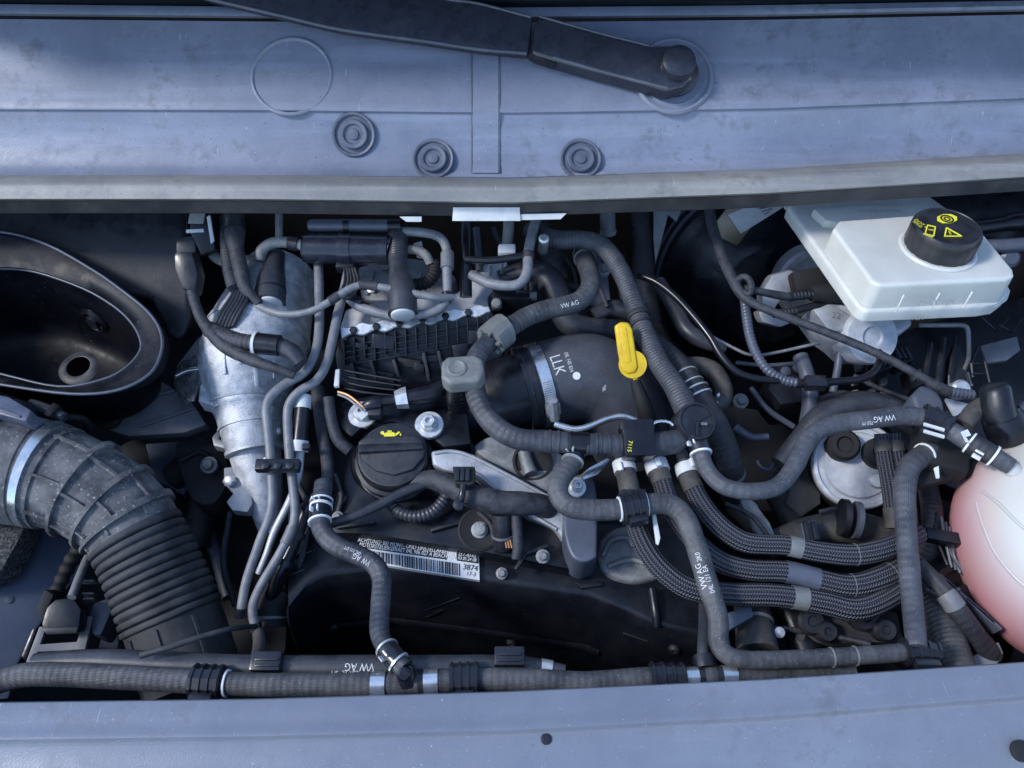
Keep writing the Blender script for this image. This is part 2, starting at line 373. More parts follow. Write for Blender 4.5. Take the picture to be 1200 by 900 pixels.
# ---- solids
def box(name, c, size, rot=None, m='dark_plastic', parent=None, bev=.002, seg=2):
    bm = bmesh.new(); bmesh.ops.create_cube(bm, size=1)
    bmesh.ops.scale(bm, vec=Vector(size), verts=bm.verts)
    if bev: bmesh.ops.bevel(bm, geom=list(bm.edges), offset=min(bev, min(size) * .45), segments=seg, affect='EDGES', profile=.6)
    M = (rot.to_4x4() if rot else Matrix.Identity(4)); M = Matrix.Translation(c) @ M
    bmesh.ops.transform(bm, matrix=M, verts=bm.verts)
    return bm_obj(name, bm, m, parent)
def rot_axes(x, z):
    z = Vector(z).normalized(); x = Vector(x); x = (x - z * x.dot(z)).normalized(); return Matrix((x, z.cross(x), z)).transposed()
def smooth_loop(pts, per=5):
    n = len(pts); out = []
    for i in range(n):
        p0, p1, p2, p3 = (Vector(pts[(i + k) % n]) for k in (-1, 0, 1, 2))
        for k in range(per):
            t = k / per; t2 = t * t; t3 = t2 * t
            out.append(.5 * (2 * p1 + (p2 - p0) * t + (2 * p0 - 5 * p1 + 4 * p2 - p3) * t2 + (3 * p1 - p0 - 3 * p2 + p3) * t3))
    return out
def slab(name, outline, pl, thick, m, parent=None, bev=.002, smooth=False, draft=0, seg=2, holes=None):
    """traced outline lying on a height or plane, extruded away from the viewer by its real thickness"""
    if smooth: outline = [tuple(p) for p in smooth_loop([Vector(p) for p in outline])]
    P = [at(x, y, pl) for x, y in outline]; n = Vector((0, 0, 1)) if isinstance(pl, (int, float)) else pl[1]
    return prism(name, P, n, thick, m, parent, bev, draft, seg)
def prism(name, P, n, thick, m, parent=None, bev=.002, draft=0, seg=2):
    bm = bmesh.new(); c = sum(P, Vector()) / len(P)
    top = [bm.verts.new(p) for p in P]
    bot = [bm.verts.new(c + (p - c) * (1 + draft) - n * thick) for p in P]
    k = len(P); ft = bm.faces.new(top); bm.faces.new(bot[::-1])
    for i in range(k): bm.faces.new((top[i], bot[i], bot[(i + 1) % k], top[(i + 1) % k]))
    bmesh.ops.recalc_face_normals(bm, faces=bm.faces)
    if bev:
        ed = list(ft.edges) + [e for e in bm.edges if e.calc_face_angle(0) > .6 and e not in ft.edges[:] and (e.verts[0] in top) != (e.verts[1] in top)]
        bmesh.ops.bevel(bm, geom=ed, offset=bev, segments=seg, affect='EDGES', profile=.6, clamp_overlap=True)
    return bm_obj(name, bm, m, parent, 35)
def lathe(name, c, axis, prof, m, parent=None, sides=32, rf=None, sharp=35, squash=None):
    """profile [(radius, height)] turned about an axis through c"""
    z = Vector(axis).normalized(); x = Vector((1, 0, 0)); x = (x - z * x.dot(z)).normalized(); y = z.cross(x)
    V, Fc = [], []
    for r, h in prof:
        for j in range(sides):
            th = 2 * math.pi * j / sides; rr = r * (rf(th, h) if rf else 1)
            V.append(c + x * math.cos(th) * rr + y * math.sin(th) * rr * (squash or 1) + z * h)
    n = len(prof)
    for i in range(n - 1):
        for j in range(sides):
            k = (j + 1) % sides; Fc.append((i * sides + j, i * sides + k, (i + 1) * sides + k, (i + 1) * sides + j))
    Fc.append(tuple(range(sides))[::-1]); Fc.append(tuple((n - 1) * sides + j for j in range(sides)))
    return mesh(name, V, Fc, m, parent, sharp)
def surf(o, px, py):
    me = o.data; bv = BVHTree.FromPolygons([v.co for v in me.vertices], [tuple(p.vertices) for p in me.polygons])
    d = ray(px, py).normalized(); h = bv.ray_cast(CAM, d)
    if h[0] is None: return at(px, py, 0), Vector((0, 0, 1))
    n = h[1] if h[1].dot(d) < 0 else -h[1]
    return h[0], n
def pxm(px, py, z): return depth(at(px, py, z)) / FPX      # metres per photo pixel there
def grid(name, rows, m, parent=None, thick=.003, sharp=40, closed=False):
    """sheet through rows of points, given a real thickness"""
    bm = bmesh.new(); G = [[bm.verts.new(p) for p in r] for r in rows]
    for a, b in zip(G, G[1:]):
        for i in range(len(a) - 1): bm.faces.new((a[i], a[i + 1], b[i + 1], b[i]))
        if closed: bm.faces.new((a[-1], a[0], b[0], b[-1]))
    bmesh.ops.recalc_face_normals(bm, faces=bm.faces)
    if thick:
        up = sum((f.normal.dot(CAM - f.calc_center_median()) for f in bm.faces))
        bmesh.ops.solidify(bm, geom=list(bm.faces), thickness=thick if up > 0 else -thick)
    return bm_obj(name, bm, m, parent, sharp)
# ---- lettering
def text_polys(s, size=1.0):
    cu = bpy.data.curves.new('letters', 'FONT'); cu.body = s; cu.size = size; cu.align_x = 'CENTER'; cu.align_y = 'CENTER'; cu.resolution_u = 2
    o = bpy.data.objects.new('letters', cu); scene.collection.objects.link(o)
    dg = bpy.context.evaluated_depsgraph_get(); me = o.evaluated_get(dg).to_mesh()
    V = [v.co.copy() for v in me.vertices]; Fc = [tuple(p.vertices) for p in me.polygons]
    o.evaluated_get(dg).to_mesh_clear(); bpy.data.objects.remove(o); bpy.data.curves.remove(cu); return V, Fc
def text_on_tube(o, s, px, py, size, m='print_pale', flip=False, dth=0, lift=.0005, name='printed_text', xs=.85, turn=0):
    S = PATH[o.name]; i = near(o, px, py); q = S[i]; th0 = cam_angle(q) + dth; V, Fc = text_polys(s, size); out = []
    sg = -1 if flip else 1
    for v in V:
        x, y = v.x * xs, v.y
        if turn: x, y = (x * math.cos(turn) - y * math.sin(turn), x * math.sin(turn) + y * math.cos(turn))
        qq = sub(S, q[2] + sg * x, q[2] + sg * x, 1)[0]; th = th0 - sg * y / qq[1]
        out.append(qq[0] + (qq[4] * math.cos(th) + qq[5] * math.sin(th)) * (qq[1] + lift))
    return mesh(name, out, Fc, m, o)
def text_flat(s, c, x, n, size, m, parent, name='printed_text', xs=1):
    M = rot_axes(x, n); V, Fc = text_polys(s, size)
    return mesh(name, [c + M @ Vector((v.x * xs, v.y, 0)) for v in V], Fc, m, parent)
def poly_flat(pl_pts, n, th, m, parent, name): return prism(name, pl_pts, n, th, m, parent, 0)
def bolt(name, px, py, z, rpx, n=(0, -.1, 1), m='zinc', washer=True, label=None):
    c = at(px, py, z); r = rpx * pxm(px, py, z)
    b = lathe(name, c, n, [(r, -.004), (r, .001), (r * .96, .0018), (r * .62, .002), (r * .62, .006), (r * .56, .0072), (r * .3, .0072), (r * .28, .0055), (r * .01, .0055)], m, None, 24)
    lathe('bolt_head', c, n, [(r * .5, .0055), (r * .5, .0115), (r * .44, .0125), (r * .24, .0125), (r * .2, .009), (.0001, .009)], m, b, 6 if washer else 12)
    return b
def interp(x, xs, ys):
    if x <= xs[0]: return ys[0] + (ys[1] - ys[0]) * (x - xs[0]) / (xs[1] - xs[0])
    for a, b, c, d in zip(xs, xs[1:], ys, ys[1:]):
        if x <= b: return c + (d - c) * (x - a) / (b - a)
    return ys[-1] + (ys[-1] - ys[-2]) * (x - xs[-1]) / (xs[-1] - xs[-2])

# ================================================================== LARGE STRUCTURE
# engine bay tub: floor, walls, firewall
def bay():
    x0, x1, y0, y1, zf = -.86, .86, -.345, .50, -.52
    V = [(x0, y0, zf), (x1, y0, zf), (x1, y1, zf), (x0, y1, zf), (x0, y0, .03), (x1, y0, .03), (x1, y1, .19), (x0, y1, .19)]
    bm = bmesh.new(); vs_ = [bm.verts.new(v) for v in V]
    for f in ((0, 1, 2, 3), (0, 4, 5, 1), (1, 5, 6, 2), (2, 6, 7, 3), (3, 7, 4, 0)): bm.faces.new([vs_[i] for i in f])
    bmesh.ops.recalc_face_normals(bm, faces=bm.faces)
    bmesh.ops.solidify(bm, geom=list(bm.faces), thickness=.01)
    return bm_obj('engine_bay', bm, 'bay_dark')
structure(bay(), 'dark inner walls and floor of the engine bay')

COLS = list(range(-240, 1441, 30))
LIPX = [0, 300, 600, 900, 1200]
def lip(x): return interp(x, LIPX, [205, 205, 208, 198, 180])
def crease(x): return interp(x, LIPX, [128, 129, 132, 127, 115])
def trim(x): return interp(x, LIPX, [19, 22, 23, 20, 14])
def cowl_row(fr, z):      # fr: 0 trim line, 1 crease, 2 lip
    out = []
    for x in COLS:
        a, b, c = trim(x), crease(x), lip(x)
        y = a + (b - a) * fr if fr <= 1 else b + (c - b) * (fr - 1)
        out.append(at(x, y, z))
    return out
cowl = grid('windscreen_cowl', [cowl_row(f, z) for f, z in ((.03, .188), (.3, .176), (.6, .163), (.9, .150), (.97, .1475), (1, .1455), (1.03, .142), (1.25, .1305), (1.5, .1195), (1.72, .1105), (1.84, .1065), (1.93, .1045), (2, .1045))], 'panel', None, .004)
tag(cowl, 'wide blue grey plastic panel below the windscreen, speckled with dust', 'cowl panel')
g = grid('edge_trim', [cowl_row(f, z) for f, z in ((-.13, .199), (-.07, .1985), (-.03, .196), (-.005, .1885))], 'panel', cowl, .003); g['label'] = 'raised pale edging strip along the top of the panel'
# centre joint strip
def cowl_pt(x, y, lift=0):
    a, b, c = trim(x), crease(x), lip(x); fr = (y - a) / (b - a) if y < b else 1 + (y - b) / (c - b)
    z = interp(fr, [.03, .3, .6, .9, 1, 1.25, 1.5, 1.72, 1.84, 2], [.188, .176, .163, .150, .1455, .1305, .1195, .1105, .1065, .1045])
    return at(x, y, z)
CN = Vector((0, -.43, .90)).normalized()
def cowl_patch(name, x0, x1, ys, m, lift, th):
    rows = [[cowl_pt(x, y) + CN * lift for x in (x0, (x0 + x1) / 2, x1)] for y in ys]
    return grid(name, rows, m, cowl, th)
cowl_patch('joint_strip', 554, 584, (40, 66, 90, 115, 128, 134, 150, 165, 180, 192, 203), 'panel', .0012, .001)
for xs_ in (552.2, 584.4): cowl_patch('joint_gap', xs_, xs_ + 1.2, (40, 66, 90, 115, 128, 134, 150, 165, 180, 192, 203), 'plug_grey', .0014, .0006)
# moulded disc outline
c = surf(cowl, 342, 89)[0]
lathe('moulded_disc', c, CN, [(.0450, -.002), (.0446, .0004), (.0430, .0016), (.0418, .0016), (.0406, .0002), (.0396, -.003)], 'panel', cowl, 48)
for x, y, s in ((415, 158, 1), (508, 188, .95), (680, 188, .95)):
    c, n = surf(cowl, x, y); n = (n + surf(cowl, x, y - 12)[1] + surf(cowl, x, y + 12)[1]).normalized(); c = c + n * (.003 if y < 170 else .004)
    p_ = lathe('plug', c, n, [(.0235 * s, -.016), (.0235 * s, .001), (.0225 * s, .002), (.0205 * s, .0015), (.019 * s, -.001), (.016 * s, -.001), (.0155 * s, .003), (.0145 * s, .004), (.011 * s, .0035), (.0095 * s, .001), (.006 * s, .001), (.0055 * s, .003), (.0001, .0035)], 'plug_grey', cowl, 36)
# wiper spindle recess ring
c = surf(cowl, 789, 90)[0]
lathe('spindle_recess', c, CN, [(.043, -.004), (.043, .002), (.041, .0045), (.039, .0042), (.037, .001), (.034, .0012), (.0325, .003), (.030, .0015), (.0001, .0015)], 'panel', cowl, 48)

# windscreen lower edge
rowsW = [[at(x, trim(x) - d, z) for x in COLS] for d, z in ((14, .196), (30, .215), (70, .27), (110, .34))]
ws = tag(grid('windscreen', rowsW, 'glass', None, .005), 'dark lower edge of the windscreen above the blue grey panel', 'windscreen')

# rubber seal along the front edge of the cowl
def sweep_x(name, prof, fn, m, parent=None):
    rows = []
    for (dy, z) in prof: rows.append([at(x, fn(x) + dy, z) for x in COLS])
    rows.append(rows[0])
    bm = bmesh.new(); G = [[bm.verts.new(p) for p in r] for r in rows[:-1]]; G.append(G[0])
    for a, b in zip(G, G[1:]):
        for i in range(len(a) - 1): bm.faces.new((a[i], a[i + 1], b[i + 1], b[i]))
    for e in (0, -1): bm.faces.new([r[e] for r in G[:-1]])
    return bm_obj(name, bm, m, parent, 50)
def lip2(x): return lip(x) + interp(x, LIPX, [0, 0, 1, 0, -1])
seal = sweep_x('cowl_seal', [(0, .1085), (3, .119), (8, .1245), (13, .125), (18, .122), (24, .121), (28, .119), (30, .113), (26, .104), (10, .098), (0, .100)], lip2, 'seal_rubber')
tag(seal, 'long grey rubber seal along the front lip of the cowl panel', 'seal')
sweep_x('seal_flange', [(30.5, .112), (31, .108), (44, .094), (45, .090), (40, .088), (28, .100)], lip2, 'seal_under', seal)
# white tape and clip under the seal
tp = slab('paper_tape', [(531, 243), (609, 243), (610, 259), (530, 259)], plane(570, 250, .100, (0, -.8, .6)), .002, 'label_white', None, .0004)
tag(tp, 'white blank paper tape stuck under the cowl seal', 'tape')
tp = slab('tape_strip', [(610, 251), (664, 250), (657, 257), (610, 258)], plane(570, 252, .097, (0, -.8, .6)), .002, 'label_white', None, .0004)
tag(tp, 'narrow pale tape strip right beside the wide paper tape', 'tape')
tp = slab('tape_scrap', [(468, 254), (494, 254), (494, 260), (476, 260)], plane(490, 256, .096, (0, -.8, .6)), .002, 'label_white', None, .0004)
tag(tp, 'torn white tape scrap under the seal above the vacuum valve', 'tape')

# front cross panel at the bottom
FX = [0, 300, 600, 900, 1200]
def fin(x): return interp(x, FX, [823, 819, 810, 796, 776])
def frd(x): return interp(x, FX, [869, 865, 858, 842, 818])
def front_row(f, z):     # f 0 inner edge, 1 ridge, >1 beyond
    return [at(x, fin(x) + (frd(x) - fin(x)) * f, z) for x in COLS]
fp = grid('front_panel', [[p + Vector((0, .001, -.05)) for p in front_row(0, .048)], [p + Vector((0, .001, -.004)) for p in front_row(0, .048)], front_row(0.02, .0495), front_row(.08, .0505), front_row(.5, .0515), front_row(.72, .0525), front_row(.85, .0545), front_row(.95, .0545), front_row(1.02, .0515), front_row(1.08, .0485), front_row(1.15, .0475), front_row(1.6, .046), front_row(2.5, .041), front_row(3.2, .03), front_row(3.9, -.0)], 'panel_front', None, .004)
tag(fp, 'blue grey front cross panel with a raised ridge, bottom edge of the engine bay', 'front panel')
lathe('dimple', at(640, 866, .0475), (0, -.1, 1), [(.0045, -.002), (.0042, .0008), (.0025, .0012), (.0001, .0008)], 'black_satin', fp, 16)
lathe('plug', at(1197, 880, .046), (0, -.1, 1), [(.008, -.002), (.008, .001), (.006, .0016), (.0001, .001)], 'black_matte', fp, 16)

# highlights along the wiper edges are painted below as paler tubes
# wiper
WPL = (cowl_pt(700, 60) + CN * .022, CN)
wp = empty('windscreen_wiper'); tag(wp, 'black windscreen wiper arm lying across the cowl panel', 'wiper arm')
arm = slab('arm', [(180, -60), (420, -52), (520, -4), (560, 2), (624, 19), (619, 62), (560, 56), (500, 47), (400, 33), (330, 17), (245, -4), (180, -25)], WPL, .013, 'wiper_black', wp, .003)
PL2 = (WPL[0] + CN * .003, CN)
hd = slab('knuckle', [(628, 20), (645, 21), (700, 38), (760, 53), (790, 52), (806, 60), (814, 76), (811, 92), (800, 103), (780, 106), (757, 99), (700, 84), (645, 69), (622, 62)], PL2, .02, 'wiper_black', wp, .006, seg=3)
slab('hinge_step', [(618, 60), (648, 66), (652, 76), (640, 73), (620, 65)], (WPL[0] - CN * .001, CN), .01, 'black_satin', wp, .001)
def edge_glint(pts, w_, m_, lift):  # thin paler tube, an edge highlight put into its colour
    P_ = [at(x, y, WPL) + CN * lift for x, y in pts]
    S_ = catmull([[p.x, p.y, p.z, w_] for p in P_], 5); return sweep_mesh('edge_glint', frames([[Vector(a[:3]), a[3], i * .01] for i, a in enumerate(S_)]), m_, wp, 8)
edge_glint([(240, -3), (330, 18), (400, 34), (500, 48), (560, 57), (617, 62)], .0022, 'slate', -.001); edge_glint([(470, -22), (520, -2), (560, 4), (622, 20)], .0016, 'slate', 0)
edge_glint([(648, 68), (700, 83), (757, 98), (782, 104)], .0020, 'slate', .001); edge_glint([(632, 21), (700, 40), (760, 55)], .0014, 'slate', .003)
cpt = at(794, 76, PL2)
lathe('nut_cap', cpt, CN, [(.0185, -.004), (.0185, .006), (.017, .0095), (.013, .0112), (.0001, .0118)], 'wiper_black', wp, 32)
lathe('spindle', cowl_pt(789, 88), CN, [(.026, -.004), (.026, .006), (.020, .010), (.014, .012), (.0001, .012)], 'wiper_black', wp, 32)

# ================================================================== LEFT SIDE OF THE BAY
# black bowl-shaped duct with its back wall
bowl = empty('duct_bowl'); tag(bowl, 'big black oval plastic bowl with a drain hole beside the silver heat shield', 'duct')
OUT = [(-60, 272), (0, 269), (55, 284), (111, 315), (144, 338), (176, 364), (192, 388), (193, 414), (178, 441), (139, 460), (83, 464), (0, 453), (-70, 440), (-140, 405), (-165, 360), (-130, 300)]
INN = [(-55, 320), (0, 315), (42, 319), (97, 338), (132, 358), (152, 376), (163, 394), (164, 411), (147, 431), (119, 445), (69, 453), (0, 438), (-60, 424), (-110, 398), (-130, 365), (-105, 335)]
def ring(pts, z, k=1.0, dx=0, dy=0):
    L_ = smooth_loop([Vector((x, y)) for x, y in pts], 4); c_ = sum(L_, Vector((0, 0))) / len(L_)
    return [at(*(c_ + (p - c_) * k + Vector((dx, dy))), z) for p in L_]
MID = [((a + c_) / 2, (b + d) / 2) for (a, b), (c_, d) in zip(OUT, INN)]
rows = [[p - Vector((0, -.012, .03)) for p in ring(OUT, .012, .93)], ring(OUT, .012, .985), ring(OUT, .030, .995), ring(OUT, .036, .975), ring(MID, .034, 1.0), ring(INN, .026, 1.03), ring(INN, .018, 1.0)]
grid('rim', rows, 'rim_dark', bowl, .003, 50, True)
for rr_ in (ring(OUT, .0365, .972), ring(INN, .0195, 1.003)):
    L9 = rr_ + [rr_[0]]; sweep_mesh('rim_glint', frames([[p, .0016, i * .01] for i, p in enumerate(L9)]), 'slate', bowl, 8); rows = [ring(INN, .0175, .998)]  # paler tubes, the highlight lines of the rim put into their colour
base_in = ring(INN, .018, .985); cc_ = sum(base_in, Vector()) / len(base_in)
for k, dz in ((.98, .025), (.95, .06), (.90, .085), (.80, .10), (.6, .107), (.3, .11), (.02, .111)): rows.append([cc_ + (p - cc_) * k - Vector((0, 0, dz)) for p in base_in])
bwl = grid('bowl_wall', rows, 'bowl_black', bowl, .003, 50, True)
# boss and drain hole on the bowl floor
def seat(px, py): return surf(bwl, px, py)[0]
lathe('boss', seat(112, 375), surf(bwl, 112, 375)[1], [(.020, -.02), (.018, .002), (.014, .005), (.012, .003), (.009, .003), (.008, .007), (.0001, .008)], 'black_gloss', bowl, 28)
lathe('drain_hole', seat(93, 431), surf(bwl, 93, 431)[1] + Vector((0, 0, .4)), [(.034, -.03), (.030, -.004), (.022, .002), (.0155, .0035), (.0140, .003), (.0138, .0025)], 'bowl_dust_sheen', bowl, 28)  # dusty flange, its paler tone also holds the sheen round the hole
lathe('hole_shade', seat(93, 431), surf(bwl, 93, 431)[1] + Vector((0, 0, .4)), [(.0140, .0026), (.0136, -.001), (.0001, -.001)], 'void_black', bowl, 20)  # flat black disc, the shade inside the hole put into its colour
bw = slab('back_wall', [(-160, 232), (218, 236), (221, 300), (223, 372), (218, 391), (207, 399), (194, 392), (186, 374), (176, 352), (120, 340), (-160, 320)], plane(120, 320, -.005, (.05, -.5, .86)), .03, 'dark_plastic', bowl, .009, seg=4)
slab('wall_rib', [(30, 250), (52, 250), (56, 256), (32, 256)], plane(40, 252, .030, (.05, -.5, .86)), .02, 'dark_plastic', bowl, .002)

# grey undertray behind the elbow
slab('undertray', [(96, 470), (150, 452), (190, 446), (224, 468), (243, 498), (215, 508), (150, 512), (112, 500)], plane(160, 480, -.085, (.1, -.3, .95)), .02, 'grey_plastic', None, .006, False)
u = bpy.data.objects['undertray']; tag(u, 'dull grey moulded cover under the rim of the black bowl', 'cover')
for a, b in (((150, 470), (205, 458)), ((165, 500), (228, 478))):
    A, B = at(*a, plane(160, 480, -.083, (.1, -.3, .95))), at(*b, plane(160, 480, -.083, (.1, -.3, .95)))
    box('rib', (A + B) / 2, ((B - A).length, .003, .004), rot_axes(B - A, (.1, -.3, .95)), 'grey_plastic', u, .001)
slab('rib', [(123, 466), (138, 462), (136, 478), (133, 478)], plane(130, 470, -.07, (.1, -.5, .85)), .004, 'wire_grey', u, .001)

# air intake elbow with bellows
AP = make_path([(-8, 539, -.005, 130), (18, 549, -.006, 127), (52, 556, -.01, 121), (86, 567, -.015, 115), (118, 584, -.022, 111), (146, 607, -.03, 107), (166, 640, -.042, 105), (186, 684, -.058, 108), (204, 730, -.074, 112), (220, 780, -.09, 114), (226, 800, -.096, 114)], 120, step=.0016)
ATOT = AP[-1][2]
def a_at(px, py):
    return AP[min(range(len(AP)), key=lambda i: (proj(AP[i][0])[0] - px) ** 2 + (proj(AP[i][0])[1] - py) ** 2)][2]
def seg(s0, s1): return [q for q in AP if s0 <= q[2] <= s1]
SH = .021
sB0, sB1 = a_at(148, 612) + .012, a_at(201, 722) + .004
el = sweep_mesh('intake_hose', seg(0, sB0 + .004), 'dusty_plastic', None, 40, None, True, 45)
tag(el, 'dusty grey ribbed intake elbow with rubber bellows and a steel clamp', 'air hose')
NB = 11
def bel(s, th):
    u_ = ((s - sB0) / (sB1 - sB0) * NB) % 1; d = min(u_, 1 - u_)
    return 1.02 - .10 * math.exp(-(d / .11) ** 2)
b_ = sweep_mesh('bellows', seg(sB0 - .002, sB1), 'dusty_dark', el, 40, bel, True, 80, .001); PATH[b_.name] = AP
cf = sweep_mesh('cuff', seg(sB1 - .002, ATOT), 'dusty_dark', el, 40, lambda s, th: .985, True, 45)
PATH[el.name] = AP
for x, y in ((77, 564), (113, 580), (140, 600)): band(el, x, y, .0045, .0045, 'dusty_plastic', 'rib', 40, off=SH if x < 120 else .014)
band(el, 40, 553, .003, .0022, 'dusty_plastic', 'rib', 40, off=SH + .004)
band(el, 22, 549, .0155, .0014, 'dusty_plastic', 'rim', 40, off=SH - .012)
cl = band(el, 24, 549, .009, .0026, 'bright_steel', 'clamp', 40, off=SH + .004)
def along(s0, s1, th, wd_, h, m, par, name='rib'):
    S = sub(AP, s0, s1, 8); rows = []
    for k, (dh, dt) in enumerate(((-.002, -wd_), (h, -wd_ * .7), (h, wd_ * .7), (-.002, wd_))):
        rows.append([q[0] + (q[4] * math.cos(th + dt / q[1]) + q[5] * math.sin(th + dt / q[1])) * (q[1] + dh) for q in S])
    return grid(name, rows, m, par, 0)
ca = cam_angle(AP[len(AP) // 4])
s1_, s2_, s3_, s4_ = a_at(42, 553) + SH, a_at(77, 564) + SH, a_at(113, 580) + SH, a_at(140, 600) + .014
for dth in (-.75, .1, .85):
    along(s1_, s2_, ca + dth, .0018, .0034, 'dusty_plastic', el); along(s2_ + .002, s3_ - .002, ca + dth + .12, .0018, .0034, 'dusty_plastic', el)
    along(s3_ + .002, s4_ - .002, ca + dth - .1, .0018, .0034, 'dusty_plastic', el); along(s4_ + .002, sB0 - .002, ca + dth + .15, .0016, .002, 'dusty_plastic', el)
for dth in (-.6, .15, .8): along(sB1 + .003, ATOT - .02, ca + dth, .002, .0012, 'dusty_dark', cf)
# airbox neck on the left edge
nk = tube('airbox_neck', [(-120, 505, -.012, 150), (-60, 522, -.008, 148), (-10, 538, -.006, 146), (6, 544, -.006, 140)], 140, 'dusty_dark', sides=36)
tag(nk, 'dark round neck that the dusty intake elbow is clamped to', 'airbox')
for x in (-30, -14, 0): band(nk, x, 534, .003, .0025, 'dusty_dark', 'rib', 36)
bc = slab('neck_latch', [(-30, 456), (10, 464), (37, 480), (30, 494), (-30, 478)], .055, .03, 'blue_cap', nk, .004)
slab('latch_rib', [(-20, 470), (24, 486), (23, 489), (-20, 474)], .0565, .004, 'blue_cap', bc, .0008)
cn = empty('sensor_plug'); tag(cn, 'slim grey plug lying between the bowl and the intake elbow', 'plug')
tube('body', [(36, 474, .0, 14), (55, 480, 0, 14), (75, 489, 0, 12)], 14, 'slate', parent=cn, wob=0)
tube('cable', [(75, 489, 0, 8), (95, 490, -.03, 8), (104, 500, -.06, 9), (98, 512, -.08, 9)], 8, 'tape', parent=cn)
box('collar', at(64, 484, .002), (.008, .016, .016), rot_axes((1, -.4, 0), (0, 0, 1)), 'dark_plastic', cn, .002)
lathe('grommet', at(127, 489, -.075), (0, -.5, .8), [(.014, -.004), (.014, .003), (.010, .006), (.005, .006), (.004, .001), (.0001, .001)], 'black_matte', None, 24)
tag(bpy.data.objects['grommet'], 'small black rubber grommet on the dull grey cover', 'grommet')

# painted inner wing
wing = slab('inner_wing', [(-160, 590), (20, 610), (70, 625), (112, 640), (100, 665), (70, 700), (45, 735), (20, 780), (10, 820), (-160, 820)], plane(40, 690, -.10, (.35, -.1, .93)), .012, 'paint_blue', None, .004)
tag(wing, 'blue painted inner wing metal left of the bellows', 'wing panel')
w2 = slab('wing_strip', [(128, 716), (142, 730), (136, 775), (110, 778)], plane(125, 750, -.13, (.3, -.3, .9)), .004, 'paint_blue', wing, .001)
for x, y in ((10, 703), (22, 655)): lathe('dent', at(x, y, plane(40, 690, -.0995, (.35, -.1, .93))), (.35, -.1, .93), [(.004, -.001), (.004, .0006), (.0001, .0012)], 'slate', wing, 12)
fm = slab('foam_pad', [(-60, 600), (12, 604), (32, 612), (18, 640), (2, 668), (-60, 690)], -.05, .03, 'foam', None, .004)
tag(fm, 'rough black foam pad in the corner above the painted wing', 'foam')
# control unit bracket with plug
BP = plane(70, 730, -.085, (.15, -.25, .95))
br = slab('unit_bracket', [(30, 776), (46, 734), (54, 735), (47, 755), (90, 752), (98, 722), (109, 722), (96, 776), (84, 776), (88, 762), (44, 764), (40, 778)], BP, .006, 'grey_plastic', None, .0012)
tag(br, 'grey slotted bracket holding a black cable plug beside the bellows', 'bracket')
slab('slot', [(47, 757), (82, 755), (80, 768), (40, 772)], (BP[0] - BP[1] * .003, BP[1]), .006, 'black_matte', br, .001)
slab('edge_clip', [(24, 770), (38, 736), (44, 734), (30, 774)], BP, .012, 'black_satin', br, .002)
BQ = (BP[0] + BP[1] * .02, BP[1])
pg = slab('cable_plug', [(48, 732), (54, 712), (64, 702), (86, 700), (95, 714), (93, 736), (86, 742), (54, 743)], BQ, .022, 'black_satin', None, .004)
tag(pg, 'black square plug seated on the grey slotted bracket', 'plug')
slab('plug_rim', [(48, 736), (92, 734), (90, 742), (54, 744)], (BQ[0] + BQ[1] * .001, BQ[1]), .01, 'dark_plastic', pg, .002)
slab('plug_clip', [(42, 712), (52, 690), (63, 697), (54, 716), (50, 728)], BQ, .02, 'black_matte', pg, .002)
tube('plug_cable', [(84, 700, -.06, 10), (95, 672, -.07, 10), (104, 652, -.08, 10), (112, 638, -.10, 10)], 10, 'wire_grey', parent=pg)
tube('cable_cover', [(66, 694, -.075, 15), (78, 668, -.078, 16), (88, 650, -.08, 17), (97, 640, -.08, 17)], 15, 'black_matte', parent=pg, rf=corr(.011, .12), step=.002)
bx_ = slab('sensor_box', [(108, 706), (128, 700), (131, 715), (118, 745), (108, 744), (104, 725)], -.09, .03, 'slate', None, .004)
tag(bx_, 'small slate grey sensor box squeezed beside the bellows', 'sensor')
for i, (y, l) in enumerate(((682, 16), (697, 13), (703, 12))): box('fin', at(104 + i, y, -.10), (l * .0009, .002, .01), None, 'grey_plastic', bx_, .0005)

# ---------------------------------------------------------------- silver heat shield pipe
hs = empty('heat_shield'); tag(hs, 'speckled silver heat shield pipe narrowing towards the bottom', 'heat shield')
HP = make_path([(330, 318, -.035, 80), (318, 350, -.035, 98), (304, 390, -.036, 116), (294, 425, -.04, 118), (291, 452, -.047, 102), (292, 476, -.055, 82), (295, 502, -.062, 72), (299, 528, -.07, 64)], 100, step=.003)
def hsr(s, th):
    t = s / HP[-1][2]; r = 1
    for c0, w_, a_ in ((.40, .02, .035), (.52, .012, .02), (.78, .018, .05)): r += a_ * math.exp(-((t - c0) / w_) ** 2)
    return r * (1 + .012 * math.sin(3 * th + 2))
d_ = sweep_mesh('drum', HP, 'heat_shield', hs, 56, hsr, True, 35); PATH[d_.name] = HP
HC = make_path([(297, 520, -.075, 62), (303, 550, -.085, 54), (309, 580, -.095, 43), (314, 610, -.105, 30), (316, 625, -.11, 24)], 50, step=.004)
sweep_mesh('cone', HC, 'heat_shield', hs, 32, None, True, 60)
band(d_, 297, 527, .004, .002, 'heat_shield', 'collar', 40)
band(d_, 292, 470, .0022, .0022, 'heat_shield', 'seam', 48); band(d_, 294, 500, .0016, .0016, 'heat_shield', 'seam', 48); band(d_, 303, 395, .002, .0020, 'heat_shield', 'seam', 48)
for x_, y_, an in ((262, 420, .3), (280, 408, .5), (300, 435, .2), (322, 425, -.1)):
    p_, n_ = surf(d_, x_, y_); box('stamped_rib', p_, (.005, .034, .003), rot_axes(Vector((math.cos(an), math.sin(an) * .3, 0)), n_), 'heat_shield', hs, .0014)
